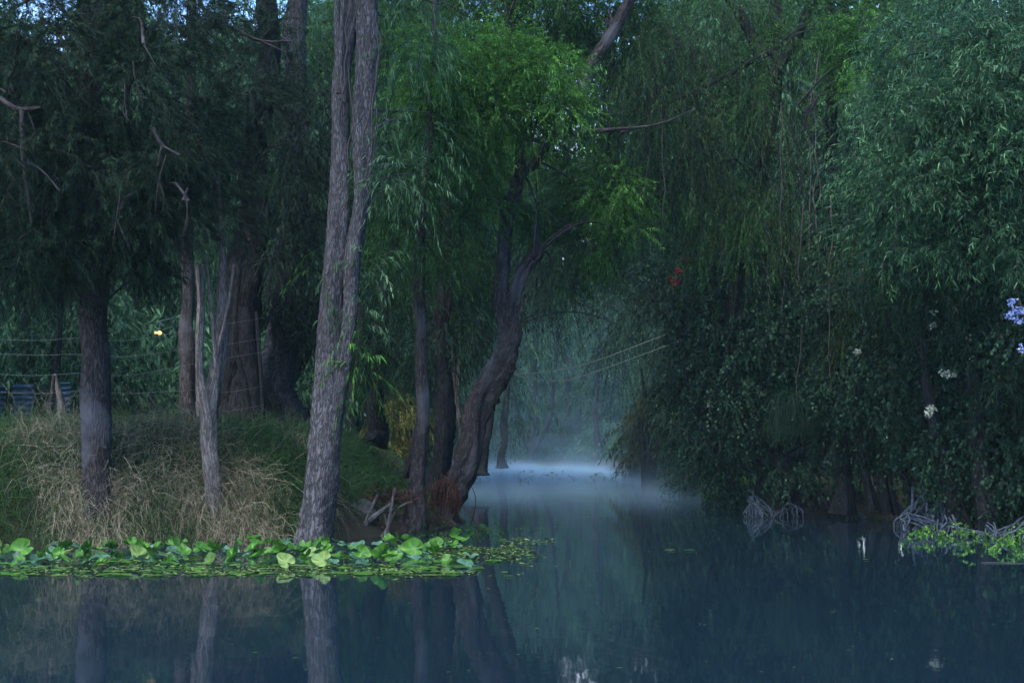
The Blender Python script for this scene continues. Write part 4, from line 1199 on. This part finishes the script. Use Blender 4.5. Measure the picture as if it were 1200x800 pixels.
lc = P(187, 390, 36)
lp = empty('yard_lamp', 'small lit yellow lamp glowing among the trees behind the fence', 'lamp', None, tuple(lc))
adopt(ball('bulb', lc, .06, em, (1, 1, .8)), lp)
adopt(ball('bulb', lc + (-.11, .05, .01), .032, em), lp)
t = Tubes(); t.add([lc + (0, .05, .1), lc + (.0, .1, .3), lc + (.25, .4, .4)], [.02, .02, .02], sides=6)
adopt(t.build('bracket', M['wire']), lp)

for pix, lab in [([(560, 440), (592, 437), (625, 444), (660, 446), (690, 438), (730, 424), (800, 398)], 'lower pale sagging rope strung across the canal'),
                 ([(575, 434), (592, 438), (640, 436), (680, 428), (720, 415), (800, 384)], 'upper pale rope strung across the canal')]:
    t = Tubes(); pp = np.array([P(a[0], a[1], 40) for a in pix]); t.add(pp, .009, sides=6, step=.2)
    tag(t.build('rope', M['rope']), lab, 'rope', 'ropes across the canal')

# sticks and stones at the foot of the bank
SG = 'dead sticks piled at the waterline'
for pix, r_, lab in [([(408, 632), (432, 610), (458, 590)], .05, 'thickest grey stick slanting through the pile at the waterline'), ([(424, 634), (432, 605), (444, 580)], .03, 'upright pale stick with a cut end leaning on the pile'),
                     ([(448, 632), (456, 606), (464, 572)], .028, 'dark stick standing out of the right of the pile'), ([(438, 636), (450, 622), (462, 600)], .025, 'short pale stick at the front of the pile'),
                     ([(456, 634), (452, 612), (448, 598)], .022, 'thin stick crossing the front of the pile'), ([(400, 622), (425, 625), (450, 618)], .03, 'stick lying flat along the waterline'),
                     ([(466, 595), (474, 590), (482, 588)], .016, 'thin pale stick poking out level toward the slim trunk')]:
    t = Tubes(); pp = np.array([P(a[0], a[1], 24.4 + .3 * i) for i, a in enumerate(pix)]); t.add(pp, [r_ * 1.1, r_, r_ * .8], sides=8, step=.08, rough=.15, seed=int(rng.integers(1e6)), wob=.5)
    tag(t.build('dead_stick', M['barkpale']), lab, 'stick', SG)
t = Tubes(); pp = np.array([P(320, 518, 27), P(332, 522, 26.8), P(343, 528, 26.6)]); t.add(pp, [.03, .035, .028], sides=8, step=.06, rough=.12)
tag(t.build('fallen_branch', M['barkpale']), 'short pale broken branch lying on the grassy slope', 'branch')
for px, py, Y, r_, sc, lab in [(412, 606, 25.2, .36, (1.3, .8, .75), 'grey mud-covered rock at the waterline between the trunks')]:
    o = ball('bank_rock', P(px, py, Y), r_, M['stone'], sc)
    me = o.data
    co = np.empty(len(me.vertices) * 3, np.float32); me.vertices.foreach_get('co', co); co = co.reshape(-1, 3)
    co += (.16 * r_ * rng.standard_normal(co.shape)); me.vertices.foreach_set('co', co.ravel()); me.update()
    tag(o, lab, 'rock')

# ------------------------------------------------------------------ grass, straw, ground plants


def grass_patch(name, label, cat, X0, X1, Y0, Y1, dmin, dmax, n, mat, ln, wd, out=0.3, droop=.6, curl=.03, segs=6, up=1.0, extra=None, clumpy=0.0):
    x = rng.uniform(X0, X1, n * 14); y = rng.uniform(Y0, Y1, n * 14)
    d = bank_dist(x, y)
    ok = (d > dmin) & (d < dmax)
    if clumpy:
        ok &= vnoise(x * 2.3, y * 2.3, 11) + rng.normal(0, .15, len(x)) > clumpy - .5
    x, y = x[ok][:n], y[ok][:n]
    n = len(x)
    z = ground_z(x, y) - .03
    e = .05
    gx = -(bank_dist(x + e, y) - bank_dist(x - e, y)) / (2 * e); gy = -(bank_dist(x, y + e) - bank_dist(x, y - e)) / (2 * e)
    o = np.stack([gx, gy, np.zeros(n)], -1)
    D = o * out * rng.uniform(.3, 1.5, (n, 1)) + np.array([0, 0, up]) * rng.uniform(.5, 1.2, (n, 1)) + rng.normal(0, .28, (n, 3))
    D = norm(D)
    L = rng.uniform(*ln, n)
    tt = np.linspace(0, 1, segs)
    C = np.stack([x, y, z], -1)[:, None] + D[:, None] * (L[:, None] * tt)[..., None] + np.array([0, 0, -1.0]) * (L * droop * rng.uniform(.4, 1.6, n))[:, None, None] * (tt ** 2)[None, :, None]
    C = C + np.cumsum(rng.normal(0, 1, C.shape) * curl, axis=1) * np.linspace(0, 1, segs)[None, :, None]
    lv = Leaves()
    base = np.clip(.45 + .3 * vnoise(x * 1.5, y * 1.5, 21) + rng.normal(0, .2, n), 0, 1)
    lv.strips(C, rng.uniform(*wd, n), a=base)
    return tag(lv.build(name, M[mat]), label, cat, kind='stuff')


grass_patch('dry_grass', 'pale dry straw hanging in tufts down the steep left bank to the lily pads', 'dry grass', -10.5, -3.2, 20.3, 25, .03, .85, 11000, 'straw', (.25, .75), (.006, .012), out=.55, droop=1.25, curl=.055, segs=9, up=.8, clumpy=.42)
grass_patch('green_grass', 'rank green grass over the top of the left bank', 'grass', -13, -2.6, 20.5, 33, .45, 9, 34000, 'grass', (.30, .85), (.007, .013), out=.2, droop=.5, curl=.035)
grass_patch('bank_grass', 'olive grass mixed through the straw on the steep left bank', 'grass', -10.5, -3.2, 20.3, 25, .03, 1.3, 15000, 'grass', (.25, .75), (.006, .012), out=.35, droop=.8, curl=.05)
grass_patch('tall_grass', 'tall tangled dry stalks standing up along the top of the left bank', 'dry grass', -10.5, -3.4, 20.5, 25, .4, 2.4, 3200, 'straw', (.6, 1.2), (.006, .010), out=.3, droop=.75, curl=.10, segs=10, clumpy=.5)
grass_patch('slope_grass', 'short green grass on the slope between the trunks', 'grass', -4.5, -.9, 22.5, 36, .25, 5, 9000, 'grass', (.10, .26), (.008, .014), out=.3, droop=.7)
grass_patch('far_grass', 'dim grass on the ground under the left trees', 'grass', -16, -2.5, 32, 48, .5, 14, 9000, 'grass', (.2, .5), (.015, .03), out=.2, droop=.6)
grass_patch('right_grass', 'dark grass along the edge of the right bank', 'grass', 5.4, 11, 20, 60, .0, 2.2, 9000, 'mid', (.2, .55), (.010, .018), out=.5, droop=.8)

# leafy weeds on the slope
lv = Leaves()
n = 70
px = rng.uniform(395, 480, n); py = rng.uniform(530, 585, n)
c = P(px, py, 27.0)
c[:, 2] = ground_z(c[:, 0], c[:, 1]) + .1
clump(lv, c, 'mid', .8, None, kmul=.6)
tag(lv.build('slope_weeds', M['grass']), 'low green weeds covering the slope above the stick pile', 'weeds', kind='stuff')

# ------------------------------------------------------------------ water plants


def G(px, py, z=0.0):
    b = (400 - np.asarray(py, float)) / F
    dy = CT - b * ST; dz = ST + b * CT
    Y = (z - CAMZ) / dz * dy
    return P(px, py, Y)


def pad_mesh(name, mat, cup=.15, wave=.05, notch=.75, stalk=True, seed=0, elong=1.15):
    r = np.random.default_rng(seed)
    n = 22
    th = np.linspace(0, 2 * np.pi, n, endpoint=False)
    rad = .5 * (1 + .06 * np.sin(3 * th + r.uniform(0, 6)) + .04 * np.sin(5 * th + r.uniform(0, 6)))
    w_ = np.abs((th - np.pi + np.pi) % (2 * np.pi) - np.pi)
    rad = rad * (1 - notch * np.exp(-(w_ / .28) ** 2)) * (1 + .22 * np.exp(-((w_ - np.pi) / .5) ** 2))
    V = [(0, 0, 0)]
    for f in (.5, 1.0):
        for t_, rr in zip(th, rad):
            x, y = -rr * f * math.cos(t_) * elong, rr * f * math.sin(t_)
            V.append((x, y, cup * (f * f) * (.25 + abs(y) * 1.2) + wave * f * math.sin(4 * t_ + seed)))
    f3 = [[0, 1 + i, 1 + (i + 1) % n] for i in range(n)]
    f4 = [[1 + i, 1 + n + i, 1 + n + (i + 1) % n, 1 + (i + 1) % n] for i in range(n)]
    if stalk:
        b = len(V)
        for k in range(4):
            a = k * np.pi / 2
            V.append((.018 * math.cos(a), .018 * math.sin(a), 0)); V.append((-.12 + .022 * math.cos(a), .022 * math.sin(a), -.9))
        f4 += [[b + 2 * k, b + 2 * k + 1, b + 2 * ((k + 1) % 4) + 1, b + 2 * ((k + 1) % 4)] for k in range(4)]
    V = np.array(V)
    a = np.clip(.35 + .22 * r.standard_normal() + .20 * r.standard_normal(len(V)), 0, 1)
    o = mesh_np(name, V, [np.array(f3), np.array(f4)], M[mat], attr=a, smooth_shade=True)
    return o


kinds = {
    'tilted': ('upright bright green arrow-shaped leaf standing among the lily pads below the left bank', [pad_mesh('lily_leaf', 'pad', seed=k, cup=.3, wave=.05) for k in range(4)], 'upright lily leaves below the left bank'),
    'blue': ('broad bluish green lily leaf lying low in the strip below the left bank', [pad_mesh('lily_leaf', 'padblue', seed=10 + k, cup=.12, wave=.06) for k in range(3)], 'bluish lily leaves below the left bank'),
    'pale': ('pale yellow-green lily leaf in the strip below the left bank', [pad_mesh('lily_leaf', 'padpale', seed=20 + k, cup=.2, wave=.05) for k in range(3)], 'pale lily leaves below the left bank'),
    'flat': ('small green pad floating flat at the front of the lily strip', [pad_mesh('lily_pad', 'pad', seed=30 + k, cup=.03, wave=.015, stalk=False, notch=.5, elong=1.0) for k in range(2)] + [pad_mesh('lily_pad', 'padpale', seed=40, cup=.03, wave=.015, stalk=False, notch=.5, elong=1.0)], 'flat floating lily pads'),
}
fresh = set()


def place_pad(kind, pos, size, pitch, yaw, label=None, group=None, variant=None):
    lab, protos, grp = kinds[kind]
    i = rng.integers(len(protos)) if variant is None else variant
    p = protos[i]
    if (kind, i) in fresh:
        o = p.copy(); col.objects.link(o)
    else:
        o = p; fresh.add((kind, i))
    o.location = pos
    o.rotation_euler = (pitch[0], pitch[1], yaw)
    o.scale = (size, size, size)
    tag(o, label or lab, 'lily pad' if kind == 'flat' else 'lily leaf', group if label else grp)
    return o


for k in range(295):
    px = rng.uniform(-15, 560); py = rng.uniform(636, 664)
    if px > 480 and rng.random() < (px - 480) / 110:
        continue
    p = G(px, py)
    kind = rng.choice(['tilted', 'blue', 'pale'], p=[.44, .48, .08])
    s = rng.uniform(.10, .23)
    up = kind == 'tilted'
    p[2] = rng.uniform(.03, .15) if up else rng.uniform(.02, .07)
    tl = rng.normal(0, .55 if up else .3, 2)
    place_pad(kind, p, s, (tl[0] + (.30 if up else .1), tl[1]), rng.uniform(0, 6.28))
for k in range(190):
    px = rng.uniform(-15, 600); py = rng.uniform(655, 676)
    if px > 520 and rng.random() < .5:
        continue
    p = G(px, py); p[2] = .012
    place_pad('flat', p, rng.uniform(.08, .26), tuple(rng.normal(0, .03, 2)), rng.uniform(0, 6.28))
for px, py, s, kind, pt, lab in [(378, 654, .22, 'pale', (1.0, .1), 'palest large yellow-green lily leaf, standing up in front of the two-stemmed trunk'), (335, 655, .2, 'pale', (.9, .7), 'folded pale lily leaf left of the palest one'),
                                 (363, 646, .2, 'pale', (.7, -.3), 'pale lily leaf just behind the palest one'), (485, 642, .27, 'tilted', (1.0, .2), 'largest upright bright green leaf, at the right end of the lily strip'),
                                 (26, 645, .3, 'tilted', (.9, -.4), 'largest dark green leaf at the left end of the lily strip'), (163, 648, .22, 'pale', (1.1, .9), 'narrow pale leaf standing on edge below the straw bank'),
                                 (512, 634, .2, 'tilted', (.8, .2), 'bright green leaf nearest the leaning tree')]:
    p = G(px, py + 10); p[2] = .16 * s / .4
    place_pad(kind, p, s, pt, rng.uniform(-.6, .6), lab, None, 0)

lv = Leaves()
n = 2600
px = np.concatenate([rng.uniform(500, 650, 1500), rng.uniform(0, 560, 1100)]); py = np.concatenate([rng.normal(640, 11, 1500), rng.normal(668, 4, 1100)])
keep = (py < 678) & (py > 616) & ~((px > 600) & (rng.random(n) < (px - 600) / 60))
keep &= (vnoise(px * .05, py * .25, 77) > -.1) | (px < 500)
px, py = px[keep], py[keep]
p = G(px, py); p[:, 2] = .006 + .004 * rng.random(len(p))
dd = norm(np.stack([rng.normal(0, 1, len(p)), rng.normal(0, 1, len(p)), np.zeros(len(p))], -1))
lv.leaves(p, dd, np.tile([0, 0, 1.0], (len(p), 1)) + rng.normal(0, .1, (len(p), 3)), rng.uniform(.03, .12, len(p)), rng.uniform(.03, .09, len(p)))
tag(lv.build('duckweed', M['duck']), 'thin scum of duckweed and fallen leaves trailing off the lily strip', 'duckweed', kind='stuff')
lv = Leaves()
p = G(rng.uniform(30, 1190, 130), 600 + 190 * rng.random(130) ** 1.5)
p = p[bank_dist(p[:, 0], p[:, 1]) < -.3]
p[:, 2] = .006
dd = norm(np.stack([rng.normal(0, 1, len(p)), rng.normal(0, 1, len(p)), np.zeros(len(p))], -1))
lv.leaves(p, dd, np.tile([0, 0, 1.0], (len(p), 1)), rng.uniform(.015, .06, len(p)), rng.uniform(.01, .03, len(p)))
tag(lv.build('floating_specks', M['duck']), 'tiny specks of fallen leaves scattered over the dark water', 'floating litter', kind='stuff')
lv = Leaves()
c = G(rng.uniform(500, 585, 26), rng.uniform(622, 640, 26)); c[:, 2] = .05
clump(lv, c, 'mid', .55, None, kmul=.4)
tag(lv.build('water_weeds', M['mid']), 'low dark water weeds at the foot of the leaning tree', 'weeds', kind='stuff')
lv = Leaves()
px = np.concatenate([rng.uniform(1062, 1215, 46), rng.uniform(1140, 1215, 26)]); py = np.concatenate([rng.normal(632, 3.5, 46), rng.normal(641, 5, 26)])
ok = vnoise(px * .11, py * .6, 9) > -.12
c = G(px[ok], py[ok]); c[:, 2] = .03
clump(lv, c, 'ivy', .62, None, kmul=.45)
tag(lv.build('water_weeds', M['pad']), 'yellow-green floating water weeds scattered along the right bank edge', 'weeds', kind='stuff')
lv = Leaves()
px = rng.uniform(560, 720, 160); py = rng.uniform(552, 566, 160)
keep = vnoise(px * .09, py * .8, 5) > .05
p = G(px[keep], py[keep]); p[:, 2] = .02
clump(lv, p, 'ivy', .9, None, kmul=.3)
tag(lv.build('floating_weeds', M['far']), 'small dark weed rafts floating in the misty part of the canal', 'weeds', kind='stuff')
for px, py, s, v, lab in [(785, 645, .16, 2, 'single yellow-green leaf floating in the middle of the canal'), (668, 601, .10, 2, 'tiny pale leaf floating on the canal straight below the ropes'), (809, 645, .16, 0, 'dull leaf floating just right of the yellow-green one'),
                          (1014, 656, .08, 2, 'tiny pale leaf floating below the right bank roots'), (948, 667, .07, 0, 'tiny leaf floating alone in dark water left of the right bank weeds')]:
    p = G(px, py); p[2] = .012
    place_pad('flat', p, s, (0.02, 0.02), rng.uniform(0, 6.28), lab, None, v)
for px0, px1, py, lab in [(1150, 1205, 660, 'pale reed stem floating near the right edge')]:
    a0, b0 = G(px0, py - .6), G(px1, py + .4)
    a0[2] = b0[2] = .008
    t = Tubes(); t.add([a0, (a0 + b0) / 2 + (0, .03, 0), b0], [.0025, .003, .002], sides=6, step=.1)
    tag(t.build('floating_reed', M['rope']), lab, 'reed')
t = Tubes(); pp = np.array([P(550, 618, 26.6), P(556, 600, 26.6), P(557, 582, 26.6), P(551, 566, 26.6)]); t.add(pp, [.012, .011, .009, .005], sides=6, step=.06)
tag(t.build('water_twig', M['barkdark']), 'thin curved twig standing in the water right of the leaning tree', 'twig')

# ------------------------------------------------------------------ low mist on the water


def mist(c, r, dens, lab):
    o = ball('mist', c, 1.0, volume_mat('mist_air', dens, (.60, .86, .95)), r)
    return tag(o, lab, 'mist', 'low mist over the canal', 'stuff')


ml = box_mesh('mist', (-6, 34, -.05), (11, 128, 11), mist_layer_mat(.19, (.52, .80, .97), .22, .032))
tag(ml, 'low white mist lying on the far water and thinning upward', 'mist', None, 'stuff')
